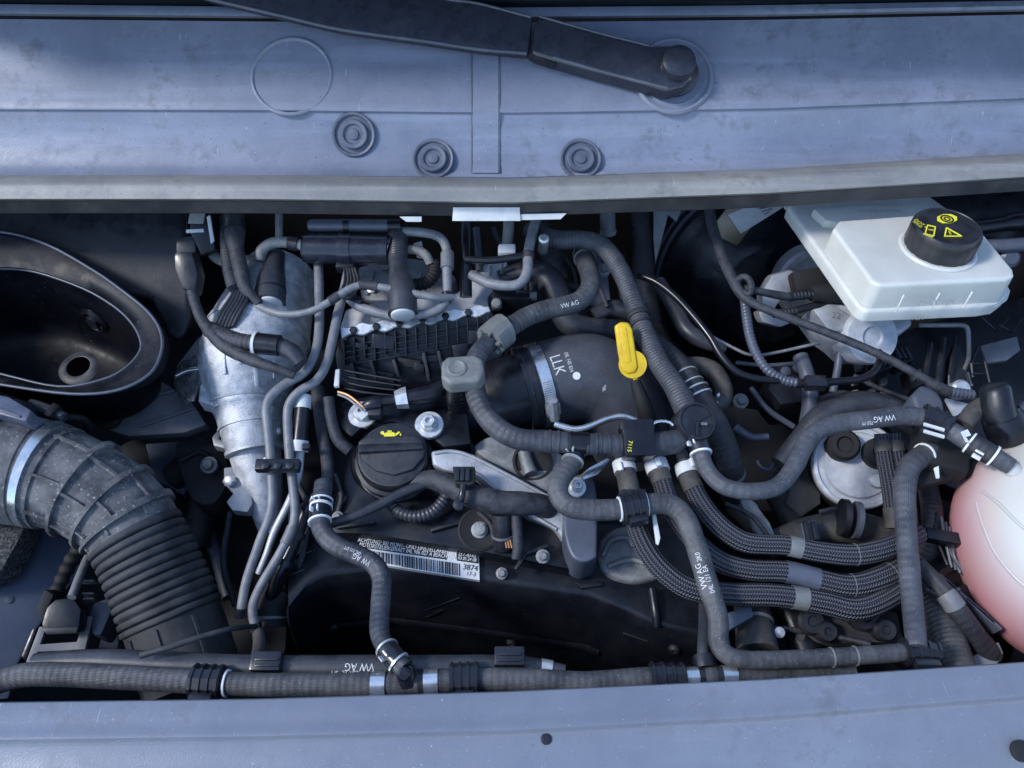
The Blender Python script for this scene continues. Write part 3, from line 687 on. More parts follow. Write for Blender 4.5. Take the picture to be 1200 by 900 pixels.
for x_, y_ in ((318, 480), (327, 505), (312, 540)):
    p_, n_ = surf(d_, x_, y_) if y_ < 520 else (at(x_, y_, -.05), Vector((0, -.3, 1))); lathe('rivet', p_, n_, [(.0045, -.002), (.0045, .001), (.003, .003), (.0001, .0034)], 'zinc', hs, 12)
sl_ = slab('flange', [(243, 438), (252, 437), (262, 475), (258, 480), (246, 474), (232, 470), (234, 452)], -.03, .02, 'heat_shield', hs, .002)
slab('flange_plate', [(246, 440), (255, 438), (261, 474), (252, 476)], -.026, .006, 'cast_alu', hs, .001)
for outline in ([(258, 500), (248, 512), (250, 522), (266, 526), (268, 519), (256, 514), (262, 503)], [(262, 548), (282, 545), (292, 560), (296, 590), (290, 600), (272, 598), (265, 588), (273, 578), (262, 566)]):
    slab('bracket', outline, -.078, .012, 'cast_alu', hs, .002)
lathe('bolt', at(269, 564, -.073), (-.2, -.4, .9), [(.006, -.004), (.006, .004), (.004, .005), (.0001, .005)], 'zinc', hs, 6)
f_ = slab('foil_flap', [(203, 440), (212, 424), (228, 416), (236, 420), (236, 440), (226, 470), (214, 472), (206, 455)], plane(220, 445, -.045, (-.4, -.3, .85)), .003, 'bright_steel', None, .001)
tag(f_, 'crumpled shiny foil flap left of the silver heat shield', 'foil')
tube('crease', [(207, 440, -.038, 6), (220, 434, -.034, 6), (235, 432, -.032, 6)], 6, 'bright_steel', parent=f_, sides=8)
slab('foil_tip', [(203, 447), (210, 450), (222, 466), (214, 476), (208, 462)], plane(212, 460, -.055, (-.5, -.5, .7)), .002, 'bright_steel', f_, .0005)
slab('dark_shield', [(205, 430), (232, 395), (246, 388), (246, 412), (236, 420), (222, 424)], -.06, .01, 'grey_plastic', f_, .003)

# pipes and engine lumps behind the heat shield
for nm, pts, wd_, m_, lab, cat in (
    ('drain_hose', [(205, 560, -.20), (230, 540, -.18), (240, 575, -.18), (228, 640, -.2)], 34, 'rubber_dark', 'thick dark hose deep behind the heat shield cone', 'hose'),
    ('exhaust_pipe', [(150, 540, -.24), (190, 575, -.24), (215, 640, -.25), (255, 700, -.26)], 60, 'bay_dark', 'broad dark exhaust pipe deep behind the bellows', 'pipe'),
    ('metal_stay', [(232, 600, -.22), (250, 640, -.22), (268, 700, -.22)], 16, 'slate', 'thin slate stay between the bellows and the grey hoses', 'stay')):
    tag(tube(nm, pts, wd_, m_), lab, cat)
pt = slab('floor_patch', [(242, 640), (262, 630), (276, 634), (262, 648), (246, 654)], -.30, .01, 'beige_hose', None, .002); tag(pt, 'pale patch of subframe showing deep beside the bellows', 'subframe')
slab_ = slab('gearbox', [(240, 560), (300, 580), (330, 640), (330, 780), (255, 790), (235, 680)], -.24, .1, 'bay_dark', None, .01, True); tag(slab_, 'dark gearbox housing deep under the paired grey hoses', 'gearbox')

# ---------------------------------------------------------------- paired grey hoses
h1 = tube('coolant_line', [(373, 306, .012, 11), (374, 340, .012), (374, 385, .012), (369, 415, .012), (356, 437, .014), (334, 450, .014), (318, 464, .012), (312, 480, .008), (315, 512, .0), (318, 555, -.01), (318, 596, -.02), (304, 636, -.035), (289, 680, -.05), (283, 712, -.06), (283, 722, -.065)], 12, 'wire_grey')
tag(h1, 'thin grey hose, left of the pair running down over the heat shield', 'hose')
h2 = tube('coolant_line', [(408, 318, .018, 11), (402, 345, .016), (396, 367, .014), (390, 396, .013), (383, 425, .012), (371, 446, .012), (352, 458, .01), (341, 470, .006), (337, 486, 0), (339, 530, -.01), (344, 575, -.018), (345, 610, -.024), (330, 645, -.035), (306, 686, -.05), (296, 712, -.06), (299, 735, -.068)], 12, 'wire_grey')
tag(h2, 'thin grey hose, right of the pair running down over the heat shield', 'hose')
band(h2, 339, 625, .018, .0009, 'rubber_grey', 'sleeve')
ck = box('pipe_clip', at(326, 546, .004), (.044, .012, .010), None, 'clip_black', None, .002); tag(ck, 'black double clip joining the paired grey hoses', 'clip')
for dx in (-14, 0, 14): lathe('clip_stud', at(326 + dx, 546, .009), (0, 0, 1), [(.004, 0), (.004, .003), (.0001, .004)], 'clip_black', ck, 12)
for h in (h1, h2): band(h, *((283, 716) if h is h1 else (299, 733)), .008, .0022, 'clip_black', 'clamp')
# white collared sensor and steel pipe
sp = tube('steel_pipe', [(352, 528, -.02, 10), (349, 560, -.03, 9), (338, 590, -.045, 9), (322, 622, -.06, 9), (312, 650, -.07, 8), (303, 672, -.08, 8)], 9, 'pale_metal', wob=.02)
tag(sp, 'thin pale steel pipe below the white collared black sleeve', 'pipe')
s2 = tube('rubber_sleeve', [(356, 462, -.0, 17), (354, 485, -.006, 18), (351, 515, -.014, 19), (350, 528, -.018, 19)], 18, 'black_satin', wob=0, sides=20)
tag(s2, 'short black sleeve with two white collars beside the grey hose', 'sleeve')
band(s2, 355, 473, .014, .0008, 'white_plastic', 'collar'); band(s2, 351, 522, .011, .0014, 'white_plastic', 'collar')
bb = box('collar_lug', at(359, 524, -.008), (.008, .006, .006), None, 'clip_black', s2, .001)
fl = tube('fluid_line', [(372, 580, -.03, 15), (356, 606, -.04, 16), (343, 640, -.05, 16), (330, 670, -.06, 17), (318, 700, -.08, 18)], 16, 'black_satin'); tag(fl, 'black clipped line slanting down beside the paired grey hoses', 'line')
for x, y in ((362, 598), (349, 628), (336, 658)): band(fl, x, y, .006, .002, 'clip_black', 'clip')
tag(tube('black_boot', [(330, 690, -.09, 44), (318, 712, -.095, 46), (316, 735, -.10, 44)], 44, 'black_matte', sides=24), 'round black boot under the lower ends of the paired hoses', 'boot')
band(bpy.data.objects['black_boot'], 317, 722, .003, .001, 'rubber_grey', 'rim', 28)
st_ = tube('ground_strap', [(302, 738, -.07, 13), (304, 755, -.06, 15), (300, 772, -.045, 15), (290, 784, -.03, 12)], 14, 'brown_dust'); tag(st_, 'dusty brown strap end by the front hose and bellows cuff', 'strap')
tag(tube('cable_tie', [(165, 768, .02, 8), (200, 758, .022, 8), (240, 745, .015, 7), (275, 736, .0, 7), (300, 734, -.04, 6)], 7, 'dusty_dark', sides=8), 'slim dark tie lying across the bellows cuff', 'tie')

# ================================================================== CENTRE
# lower engine block mass
eb = slab('engine_block', [(360, 420), (480, 330), (700, 330), (800, 480), (830, 640), (810, 690), (360, 650), (340, 620)], -.16, .22, 'bay_dark', None, .01); tag(eb, 'dark engine block deep beneath the hoses and covers', 'engine')

# front timing cover of the engine with its rounded front edge
EX = [338, 360, 380, 450, 560, 640, 690, 730, 770, 822]
EY = [715, 688, 676, 668, 681, 693, 700, 716, 735, 748]
cols = [338, 345, 352, 360, 370, 380, 400, 425, 450, 480, 520, 560, 600, 640, 665, 690, 710, 730, 750, 770, 790, 806, 822]
def erow(dy, z): return [at(x, interp(x, EX, EY) + dy, z) for x in cols]
E0 = erow(0, -.07)
rows = [[at(x, 596 + (x - 338) * .05, -.072) for x in cols], [at(x, 640 + (x - 338) * .08 if x > 400 else interp(x, EX, EY) - 20, -.068) for x in cols], erow(-9, -.067), erow(-4, -.0675), E0]
for dy, dz in ((-.0045, -.003), (-.009, -.010), (-.013, -.022), (-.022, -.055), (-.026, -.062), (-.028, -.07), (-.04, -.13), (-.046, -.24), (-.046, -.42)): rows.append([p + Vector((0, dy, dz)) for p in E0])
ec = grid('timing_cover', rows, 'cover_black', None, .004, 50)
tag(ec, 'black timing cover with a rounded front edge under the barcode label', 'engine cover')
slab('cover_pad', [(672, 682), (706, 680), (708, 686), (682, 690)], -.064, .01, 'cover_black', ec, .002)
tube('cover_rib', [(764, 690, -.06, 10), (768, 715, -.062, 11), (770, 734, -.068, 11)], 10, 'cover_black', parent=ec)
S9 = [[(p + Vector((0, -.024, -.078)))] for p in E0[5:17]]; pts_t = [s_[0] for s_ in S9]
sweep_mesh('front_ridge', frames([[p, .009, i * .02] for i, p in enumerate(pts_t)]), 'cover_black', ec, 8)
slab('side_cover', [(772, 678), (812, 690), (822, 745), (778, 735)], -.075, .03, 'cover_black', ec, .004)
# upper black cover between oil cap and timing cover
uc = slab('head_cover', [(388, 600), (398, 560), (412, 520), (400, 488), (430, 468), (520, 462), (545, 500), (556, 520), (640, 600), (690, 650), (690, 672), (560, 646), (430, 626), (385, 625)], -.048, .04, 'cover_black', None, .006); tag(uc, 'black cylinder head cover around the oil filler cap', 'head cover')
for a, b, z in (((505, 622), (548, 610), -.045), ((395, 618), (440, 612), -.045), ((600, 655), (642, 640), -.044), ((604, 668), (618, 646), -.044)):
    A, B = at(*a, z), at(*b, z); box('cover_rib', (A + B) / 2, ((B - A).length, .004, .006), rot_axes(B - A, (0, 0, 1)), 'dark_plastic', uc, .0015)
lathe('cover_screw', at(562, 621, -.043), (0, -.2, 1), [(.0085, -.01), (.0085, .001), (.006, .002), (.006, .006), (.0001, .007)], 'dirty_alu', uc, 20)
lathe('screw_well', at(562, 621, -.046), (0, -.2, 1), [(.022, -.01), (.022, .003), (.020, .004), (.018, .003)], 'black_matte', uc, 24)

# barcode label
LP = -.0618
LPL = plane(500, 658, -.0618, (0, 0, 1)); LN = Vector((0, 0, 1))
lab = empty('barcode_label'); tag(lab, 'white barcode sticker with black text strip on the timing cover', 'label')
def LQ(u_, v_):      # u right, v down on the sticker
    a, b = Vector((431, 631)), Vector((561, 648)); c_, d = Vector((431, 659)), Vector((562, 680))
    p = a.lerp(b, u_).lerp(c_.lerp(d, u_), v_); return at(p.x, p.y, LPL)
def lrect(u0, v0, u1, v1, m, lift, name, th=.0004):
    return prism(name, [LQ(u0, v0) + LN * lift, LQ(u0, v1) + LN * lift, LQ(u1, v1) + LN * lift, LQ(u1, v0) + LN * lift][::-1], LN, th, m, lab, 0)
lrect(0, 0, 1, 1, 'label_white', 0, 'sticker', .006)
lrect(.004, .02, .71, .42, 'print_black', .0006, 'text_strip'); lrect(.80, .06, .995, .40, 'print_black', .0006, 'text_strip')
lx = (LQ(1, .2) - LQ(0, .2)).normalized()
text_flat('ACHTUNG! BEI MONT- UND EINSTELLARBEITEN', LQ(.355, .13) + LN * .0013, lx, LN, .0062, 'print_white', lab, xs=.76)
text_flat('MOTORSTEUERGERAET 04L 906 027 A BEACHTEN', LQ(.355, .31) + LN * .0013, lx, LN, .0062, 'print_white', lab, xs=.72)
text_flat('23.7.-83-02', LQ(.895, .15) + LN * .0013, lx, LN, .005, 'print_white', lab, xs=.8); text_flat('03.05.24 08', LQ(.895, .30) + LN * .0013, lx, LN, .005, 'print_white', lab, xs=.8)
x_ = .02
rng = random.Random(3)
bars = []
while x_ < .83:
    w_ = rng.choice((.004, .006, .01, .014)); bars.append((x_, x_ + w_)); x_ += w_ + rng.choice((.005, .007, .011))
for a, b in bars: lrect(a, .50, b, .96 if a > .3 else .93, 'print_black', .0005, 'bar', .0003)
text_flat('3874', LQ(.92, .60) + LN * .0008, lx, LN, .0085, 'print_black', lab, xs=.9); text_flat('17-3', LQ(.925, .83) + LN * .0008, lx, LN, .006, 'print_black', lab, xs=.9)

# oil filler cap
oc = at(460, 532, -.012); oz = Vector((0, -.06, 1)).normalized()
cap = lathe('oil_filler_cap', oc, oz, [(.034, -.036), (.0405, -.034), (.0405, -.029), (.0385, -.028), (.0385, -.022), (.0405, -.021), (.0405, -.014), (.037, -.012), (.0365, -.003), (.035, 0), (.033, .0005), (.0001, .0005)], 'dark_plastic', None, 56)
tag(cap, 'round black oil filler cap with yellow oil can symbol', 'cap')
gp = slab('grip', [(420, 517), (428, 512), (486, 510), (494, 515), (499, 526), (496, 536), (484, 550), (462, 557), (440, 552), (424, 539), (419, 528)], (oc + oz * .007, Vector((0, -.22, 1)).normalized()), .010, 'dark_plastic', cap, .002, seg=3)
slab('grip_ridge', [(420, 520), (494, 518), (497, 525), (420, 529)], (oc + oz * .0115, Vector((0, .15, 1)).normalized()), .006, 'dark_plastic', cap, .002, seg=3)
def flat_poly(pts, pl, m, par, name, th=.0006): return slab(name, pts, pl, th, m, par, 0)
OPL = (oc + oz * .0015, oz)
for pts in ([(450, 508.5), (453, 506.5), (461, 506.5), (463, 508), (463, 511.5), (450, 511.5)], [(446, 506), (449, 505), (451, 508), (450, 510), (446, 508)], [(463, 508.5), (467, 505.5), (469, 506.5), (464, 511)], [(454, 504.5), (459, 504.5), (459, 506), (454, 506)], [(468.5, 508), (470, 508), (470, 510.5), (468.5, 510.5)]):
    flat_poly(pts, OPL, 'yellow_print', cap, 'oil_can_mark')
neck = lathe('filler_neck', at(462, 540, -.05), oz, [(.046, -.02), (.046, .004), (.042, .010), (.0395, .012), (.0395, .016), (.0001, .016)], 'black_satin', None, 40); tag(neck, 'black filler neck ring directly under the oil cap', 'filler neck')

b1 = bolt('mount_bolt', 503, 498, -.012, 17); tag(b1, 'round zinc mounting bolt on the black cover beside the oil cap', 'bolt')
b2 = bolt('mount_bolt', 425, 486, -.018, 17); tag(b2, 'zinc mounting bolt half covered by a wired sensor plug', 'bolt')
mc = slab('cover_ledge', [(396, 500), (400, 470), (440, 462), (530, 462), (548, 486), (552, 520), (520, 524), (495, 505), (460, 494), (425, 500), (412, 512)], -.018, .03, 'cover_black', None, .004); tag(mc, 'black ledge carrying the two zinc mounting bolts', 'ledge')
sn = empty('fuel_sensor'); tag(sn, 'black injector rail sensor with steel hex nut above the oil cap', 'sensor')
t1 = tube('body', [(428, 478, .002, 12), (434, 474, .004, 17), (446, 472, .004, 17), (447, 471, .004, 12), (462, 469, .004, 12), (476, 466, .004, 18), (505, 461, .004, 20), (520, 453, 0, 18)], 16, 'black_satin', parent=sn, wob=0, sides=20)
nu = band(t1, 470, 468, .0125, .0035, 'zinc', 'hex_nut', 6)
tube('wire', [(396, 459, .008, 3), (408, 463, .008, 3), (420, 472, .006, 3), (427, 478, .004, 3)], 3, 'copper', parent=sn, sides=6); tube('wire', [(396, 462, .006, 3), (408, 467, .006, 3), (418, 475, .006, 3), (426, 481, .004, 3)], 3, 'wire_grey', parent=sn, sides=6)
slab('pale_clip', [(416, 484), (430, 480), (437, 483), (430, 487), (424, 492), (420, 488)], .001, .004, 'white_plastic', sn, .0008)
box('plug_block', at(440, 482, -.001), (.014, .016, .012), None, 'dark_plastic', sn, .002)
tag(slab('sensor_tag', [(393, 433), (398, 432), (397, 452), (391, 452)], .01, .004, 'white_plastic', None, .0008), 'slim pale barcode tag beside the black ribbed intake', 'tag')

# black ribbed intake manifold with scalloped alloy flange
IPL = plane(480, 420, -.02, (.02, -.62, .78)); IN_ = IPL[1]
im = slab('intake_manifold', [(398, 394), (450, 385), (520, 373), (576, 364), (588, 385), (590, 420), (570, 455), (520, 462), (470, 458), (420, 466), (396, 450), (392, 415)], IPL, .05, 'cover_black', None, .005); tag(im, 'black intake manifold with moulded ribs below an alloy flange', 'intake manifold')
def imr(a, b, h=.007, w_=.0024, m='cover_black', name='rib'):
    A, B = at(*a, IPL), at(*b, IPL); return box(name, (A + B) / 2 + IN_ * (h / 2 - .001), ((B - A).length, w_, h), rot_axes(B - A, IN_), m, im, .0006)
for k in range(15):
    t = k / 14; x = 404 + t * 168; y = 394 - t * 29; imr((x, y + 4), (x + 1, y + 30 + (5 if k % 3 == 0 else 0)), .009, .0016)
for d in (9, 16, 23, 31): imr((402, 397 + d), (576, 367 + d), .007, .0014)
for x, y0, y1 in ((414, 424, 444), (437, 422, 442), (463, 420, 440), (498, 412, 445), (515, 410, 440)): imr((x, y0), (x + 6, y1), .016, .0034, 'dark_plastic' if x > 460 else 'cover_black')
for d in (0, 8, 16): imr((402, 428 + d), (462, 440 + d * .9), .006, .004); 
for x, y in ((424, 405), (450, 400), (480, 425), (540, 410), (560, 395), (430, 440), (492, 430), (545, 432), (506, 420)):
    A = at(x, y, IPL); box('lug', A + IN_ * .003, (.012 + rng.random() * .014, .006 + rng.random() * .01, .008 + rng.random() * .006), rot_axes((1, rng.uniform(-.3, .3), 0), IN_), rng.choice(['cover_black', 'black_matte']), im, .002)
for k in range(4): tube('cooling_line', [(404, 434 + k * 7, 0, 2.4), (430, 439 + k * 7, 0, 2.4), (470, 446 + k * 6, 0, 2.4)], 2.4, 'black_satin', z=-.008, parent=im, sides=6)
fz = plane(490, 372, .010, (.02, -.35, .93))
def scallop():
    top, bot = [], []
    for k in range(0, 41):
        t = k / 40; x = 399 + t * 175; y = 389 - t * 27; w_ = 5.4 + 2.0 * math.cos(t * 2 * math.pi * 6.5 + .4)
        top.append((x - 1, y - w_)); bot.append((x + 1, y + w_))
    return top + bot[::-1]
fl_ = slab('alloy_flange', scallop(), fz, .006, 'zinc', None, .001, seg=1); tag(fl_, 'scalloped alloy flange strip above the ribbed black intake', 'flange')
for k in range(6):
    t = (k + .42) / 6.5 * 1.0; x = 399 + t * 175 + 4; y = 389 - t * 27
    lathe('flange_bolt', at(x, y, fz), fz[1], [(.0045, -.002), (.0045, .002), (.003, .003), (.0001, .003)], 'black_satin', fl_, 6)
pl_ = slab('alloy_cooler', [(398, 382), (404, 362), (440, 352), (500, 348), (536, 342), (552, 318), (572, 306), (596, 305), (592, 325), (572, 348), (574, 362), (520, 372), (450, 384), (402, 392)], -.012, .05, 'pale_metal', None, .005); tag(pl_, 'bright bare alloy cooler body behind the scalloped flange', 'cooler')
for a, b in (((552, 322), (566, 334)), ((556, 318), (572, 330)), ((560, 312), (560, 300))): tube('weld_seam', [(*a, -.008, 3), (*b, -.008, 3)], 3, 'pale_metal', parent=pl_, sides=6)

# charge pipe with its hose and clamp
cp = tube('charge_pipe', [(540, 486, -.055, 66), (565, 474, -.05, 80), (598, 462, -.045, 88), (630, 453, -.042, 92)], 88, 'black_satin', sides=44, wob=0); tag(cp, 'smooth black charge air pipe clamped to the lettered hose', 'pipe')
for x in (583, 589): band(cp, x, 465, .002, .0006, 'black_satin', 'bead', 40)
ch = tube('charge_hose', [(612, 457, -.045, 96), (640, 450, -.045, 99), (668, 443, -.045, 101), (694, 443, -.048, 102), (718, 458, -.06, 98), (734, 490, -.09, 92), (738, 525, -.13, 88)], 100, 'charge_rubber', sides=48, wob=.004, dome=False); tag(ch, 'fat black charge air hose printed LLK beside the yellow dipstick', 'hose')
k1 = band(ch, 634, 451, .0125, .0014, 'bright_steel', 'hose_clamp', 48)
band(ch, 620, 455, .006, .0016, 'dark_plastic', 'bead', 48); band(ch, 612, 457, .004, .003, 'dark_plastic', 'bead', 48)
S = PATH[ch.name]; i = near(ch, 634, 451); q = S[i]
def on_tube(q, th, h): return q[0] + (q[4] * math.cos(th) + q[5] * math.sin(th)) * (q[1] + h)
ths = [k * .05 for k in range(126)]
def th_for(px, py): return min([t_ for t_ in ths if (on_tube(q, t_, 1) - on_tube(q, t_, 0)).dot(CAM - on_tube(q, t_, 0)) > 0], key=lambda th: (proj(on_tube(q, th, 0))[0] - px) ** 2 + (proj(on_tube(q, th, 0))[1] - py) ** 2)
tw = th_for(645, 460)
for k in range(12):
    th = tw + (k - 6) * .045; d = (on_tube(q, th, 1) - on_tube(q, th, 0)).normalized()
    box('worm_tooth', on_tube(q, th, .0028), (.0105, .0018, .0034), rot_axes(q[3], d), 'zinc', k1, .0004)
th = th_for(648, 477); d = (on_tube(q, th, 1) - on_tube(q, th, 0)).normalized()
wsb = box('worm_housing', on_tube(q, th, .004), (.016, .014, .009), rot_axes(q[3], d), 'zinc', k1, .002)
lathe('worm_screw', on_tube(q, th, .006), q[3].cross(d), [(.006, -.012), (.006, .012), (.005, .013), (.0001, .013)], 'zinc', k1, 8)
text_on_tube(ch, 'LLK', 651, 450, .017, 'print_pale', False, -.36, .0004, turn=-1.57); DTH = None
lt = text_on_tube(ch, '04L 145 834', 661, 450, .0055, 'print_pale', False, -.36, turn=-1.57)
lathe('printed_dot', on_tube(S[near(ch, 664, 443)], cam_angle(S[near(ch, 664, 443)]) - .02, .0003), (0, -.6, .8), [(.0042, -.0005), (.0042, .0004), (.0001, .0004)], 'print_white', ch, 18)
slab('dirt_chip', [(706, 454), (710, 450), (710, 457), (706, 459)], .012, .001, 'beige_hose', ch, 0)

# yellow dipstick handle
YP = plane(735, 420, .03, (-.1, -.55, .83))
dp = slab('dipstick', [(720, 382), (727, 377), (737, 378), (741, 386), (744, 405), (748, 430), (745, 437), (735, 439), (728, 433), (724, 412)], YP, .008, 'yellow', None, .003, seg=3); tag(dp, 'bright yellow oil dipstick handle with a ring', 'dipstick')
def ring_tab(c_, r0, r1, pl, th, m, par, name, n=28, sq=1):
    C = at(*c_, pl); nn = pl[1]; x = Vector((1, 0, 0)); x = (x - nn * x.dot(nn)).normalized(); y = nn.cross(x); rows = []
    for r, h in ((r0, 0), (r1, 0), (r1, -th), (r0, -th), (r0, 0)): rows.append([C + x * math.cos(2 * math.pi * k / n) * r + y * math.sin(2 * math.pi * k / n) * r * sq + nn * h for k in range(n)])
    return grid(name, rows, m, par, 0, 40, True)
ring_tab((741.5, 427), .003, .0145, (YP[0] - YP[1] * .002, YP[1]), .006, 'yellow', dp, 'pull_ring')
slab('tab_inset', [(726, 385), (734, 383), (740, 424), (733, 426)], (YP[0] + YP[1] * .0008, YP[1]), .003, 'yellow', dp, .0012)
slab('tail', [(740, 438), (746, 437), (748, 447), (743, 448)], (YP[0] - YP[1] * .003, YP[1]), .006, 'yellow', dp, .001)
tag(tube('dipstick_tube', [(744, 446, .02, 12), (756, 480, -.0, 20), (766, 520, -.05, 22), (770, 560, -.1, 22)], 16, 'black_matte'), 'black dipstick guide tube below the yellow handle', 'tube')

# ---------------------------------------------------------------- vacuum valve and small hoses under the cowl
vv = empty('vacuum_valve'); tag(vv, 'black cylindrical vacuum valve with a centre strap under the seal', 'valve')
v1 = tube('body', [(361, 291, .03, 31), (363, 291, .03, 35), (452, 293, .03, 35), (455, 293, .03, 31)], 34, 'valve_black', parent=vv, sides=32, wob=0)
band(v1, 407, 292, .014, .0012, 'valve_black', 'strap', 32, parent=vv)
v2 = tube('upper_tube', [(366, 264, .045, 13), (368, 264, .045, 15), (456, 264, .045, 15)], 15, 'slate', parent=vv, wob=0)
band(v2, 408, 264, .006, .001, 'clip_black', 'ring', parent=vv); tube('end_cap', [(455, 264, .045, 16), (470, 264, .045, 16)], 16, 'black_satin', parent=vv, wob=0)
tube('nozzle', [(455, 294, .03, 14), (470, 296, .03, 14)], 14, 'dark_plastic', parent=vv, wob=0)
box('mount_tab', at(405, 312, .02), (.02, .012, .012), None, 'dark_plastic', vv, .002)
stv = tube('breather_boot', [(466, 276, .035, 24), (466, 304, .033, 22), (467, 318, .034, 22), (469, 330, .035, 30), (471, 345, .034, 34), (472, 368, .03, 35)], 30, 'rubber_smooth', sides=28, wob=0, rf=lambda s, th: 1 + (.05 * math.sin(s * 1900) if s < .035 else 0), step=.001, sharp=80); tag(stv, 'black breather boot with white end in front of the vacuum valve', 'boot')
def boot_end(o, m='label_white'):
    q = PATH[o.name][-1]; lathe('boot_plug', q[0], q[3], [(q[1] * .8, -.004), (q[1] * .8, .002), (q[1] * .7, .003), (.0001, .003)], m, o, 24)
boot_end(stv)
st2 = tube('breather_boot', [(324, 298, .01, 20), (321, 315, .012, 25), (318, 330, .013, 33), (316, 356, .012, 37)], 32, 'rubber_smooth', sides=28, wob=0); tag(st2, 'dark breather boot with white end standing on the heat shield', 'boot'); boot_end(st2)
band(st2, 317, 343, .002, .0006, 'dark_plastic', 'bead', 28)
HOSES = [
 ('vacuum_hose', [(304, 306, .02), (306, 294, .025), (318, 285, .03), (335, 284, .03), (352, 287, .03), (364, 289, .03)], 13, 'beige_hose', 'pale grey vacuum hose bending into the left end of the valve', 'hose'),
 ('vacuum_hose', [(327, 244, .03), (327, 262, .03), (327, 282, .03)], 9, 'beige_hose', 'thin pale vertical tube dropping from the seal to the valve hose', 'hose'),
 ('vacuum_hose', [(470, 271, .04), (490, 272, .042), (508, 275, .042), (519, 282, .042), (524, 296, .04), (524, 320, .036), (524, 345, .03), (521, 356, .026), (510, 365, .024), (490, 369, .022), (460, 370, .02), (435, 364, .02), (418, 358, .02), (410, 350, .02)], 11, 'wire_grey', 'grey vacuum hose looping round the black breather boot', 'hose'),
 ('taped_wire', [(300, 358, .02), (330, 368, .025), (360, 366, .03), (382, 356, .035), (405, 341, .04), (424, 334, .042), (450, 337, .042), (480, 343, .04), (508, 348, .038), (530, 349, .03)], 9, 'wire_grey', 'grey taped wire crossing in front of both breather boots', 'wire'),
 ('vacuum_hose', [(552, 322, .02), (573, 332, .025), (598, 335, .028), (612, 330, .03), (618, 316, .032), (619, 296, .034), (623, 276, .036), (628, 258, .036)], 12, 'wire_grey', 'grey tube turning up under the pale tape strip', 'hose'),
 ('fuel_line', [(545, 304, .03), (575, 305, .032), (600, 302, .034), (622, 298, .034)], 9, 'black_satin', 'short black printed line right of the black boot', 'line'),
 ('vacuum_hose', [(596, 246, .03), (596, 266, .03), (594, 290, .02)], 13, 'beige_hose', 'pale tube hanging below the wide paper tape', 'hose'),
 ('breather_hose', [(546, 256, .03, 13), (546, 272, .03, 15), (546, 300, .025, 13), (546, 325, .015, 14), (546, 348, .005, 15)], 14, 'black_satin', 'vertical black boot hose right of the grey loop', 'hose'),
 ('vacuum_hose', [(478, 292, .028), (492, 294, .028), (500, 300, .026), (504, 308, .02)], 11, 'beige_hose', 'short pale elbow behind the black breather boot', 'hose'),
 ('turbo_hose', [(586, 330, -.02, 26), (610, 322, -.015, 30), (632, 322, -.012, 32), (648, 334, -.015, 32), (657, 356, -.025, 32), (668, 378, -.035, 31), (695, 386, -.04, 27), (735, 388, -.045, 26)], 27, 'rubber_smooth', 'thick dark hose curving behind the lettered charge hose', 'hose'),
 ('turbo_hose', [(628, 262, -.0, 24), (640, 285, -.01, 28), (648, 310, -.02, 30), (652, 330, -.03, 30)], 28, 'rubber_dark', 'dark hose dropping behind the pale tape strip', 'hose'),
 ('taped_cable', [(385, 465, -.0, 13), (388, 490, -.01, 13), (396, 515, -.018, 14), (410, 528, -.024, 14)], 13, 'tape', 'dark taped cable running down to the oil cap', 'cable'),
 ('taped_cable', [(372, 455, -.03, 16), (378, 500, -.03, 17), (384, 545, -.03, 15), (383, 575, -.03, 14)], 16, 'tape', 'black taped cable behind the clamped coolant hose', 'cable'),
 ('breather_hose', [(386, 614, -.015, 12), (410, 607, -.015, 12), (440, 594, -.016, 12), (470, 578, -.018, 12), (500, 566, -.02, 12)], 12, 'rubber_smooth', 'thin dark hose passing under the oil cap', 'hose'),
]
for nm, pts, wd_, m_, lab_, cat in HOSES: tag(tube(nm, pts, wd_, m_), lab_, cat)
byl = {o.get('label'): o for o in scene.objects if o.get('label')}
def L_(s): return next(o for k, o in byl.items() if k.startswith(s))
v = L_('pale grey vacuum hose bending'); band(v, 344, 286, .012, .0016, 'dark_plastic', 'ring'); 
v = L_('grey vacuum hose looping'); band(v, 524, 305, .02, .0022, 'rubber_grey', 'sleeve'); band(v, 523, 350, .01, .001, 'black_satin', 'ring')
v = L_('grey taped wire'); band(v, 430, 335, .02, .0012, 'tape', 'wrap'); band(v, 392, 350, .012, .001, 'tape', 'wrap')
v = L_('thick dark hose curving'); band(v, 706, 387, .004, .001, 'rubber_dark', 'bead')
v = L_('pale tube hanging'); box('white_clip', at(594, 294, .03), (.02, .014, .01), None, 'white_plastic', v, .003)
v = L_('grey tube turning'); band(v, 619, 300, .008, .001, 'tape', 'wrap'); lathe('pipe_nut', at(637, 284, .03), (0, -.3, 1), [(.006, -.02), (.006, .01), (.004, .012), (.0001, .012)], 'zinc', v, 10); 
for i, (x, y, w_, h_) in enumerate(((575, 322, 8, 10), (585, 318, 6, 9), (600, 350, 12, 9), (612, 345, 10, 12), (590, 352, 8, 8), (584, 362, 9, 8))):
    pass
cb = conduit('wire_conduit', [(482, 334, .012), (498, 332, .012), (508, 322, .014), (510, 308, .016)], 15, 'black_matte'); tag(cb, 'curled black ribbed conduit behind the breather boot', 'conduit')
c2 = slab('connector_block', [(484, 285), (494, 282), (498, 300), (488, 298)], .02, .006, 'white_plastic', None, .001); tag(c2, 'small pale paper tab behind the breather boot', 'tab')
v2 = empty('solenoid'); tag(v2, 'black solenoid block between the intake and the dark curved hose', 'solenoid')
box('body', at(600, 352, -.01), (.045, .02, .03), None, 'black_satin', v2, .003); box('cover', at(612, 343, .0), (.016, .012, .014), None, 'dark_plastic', v2, .002)
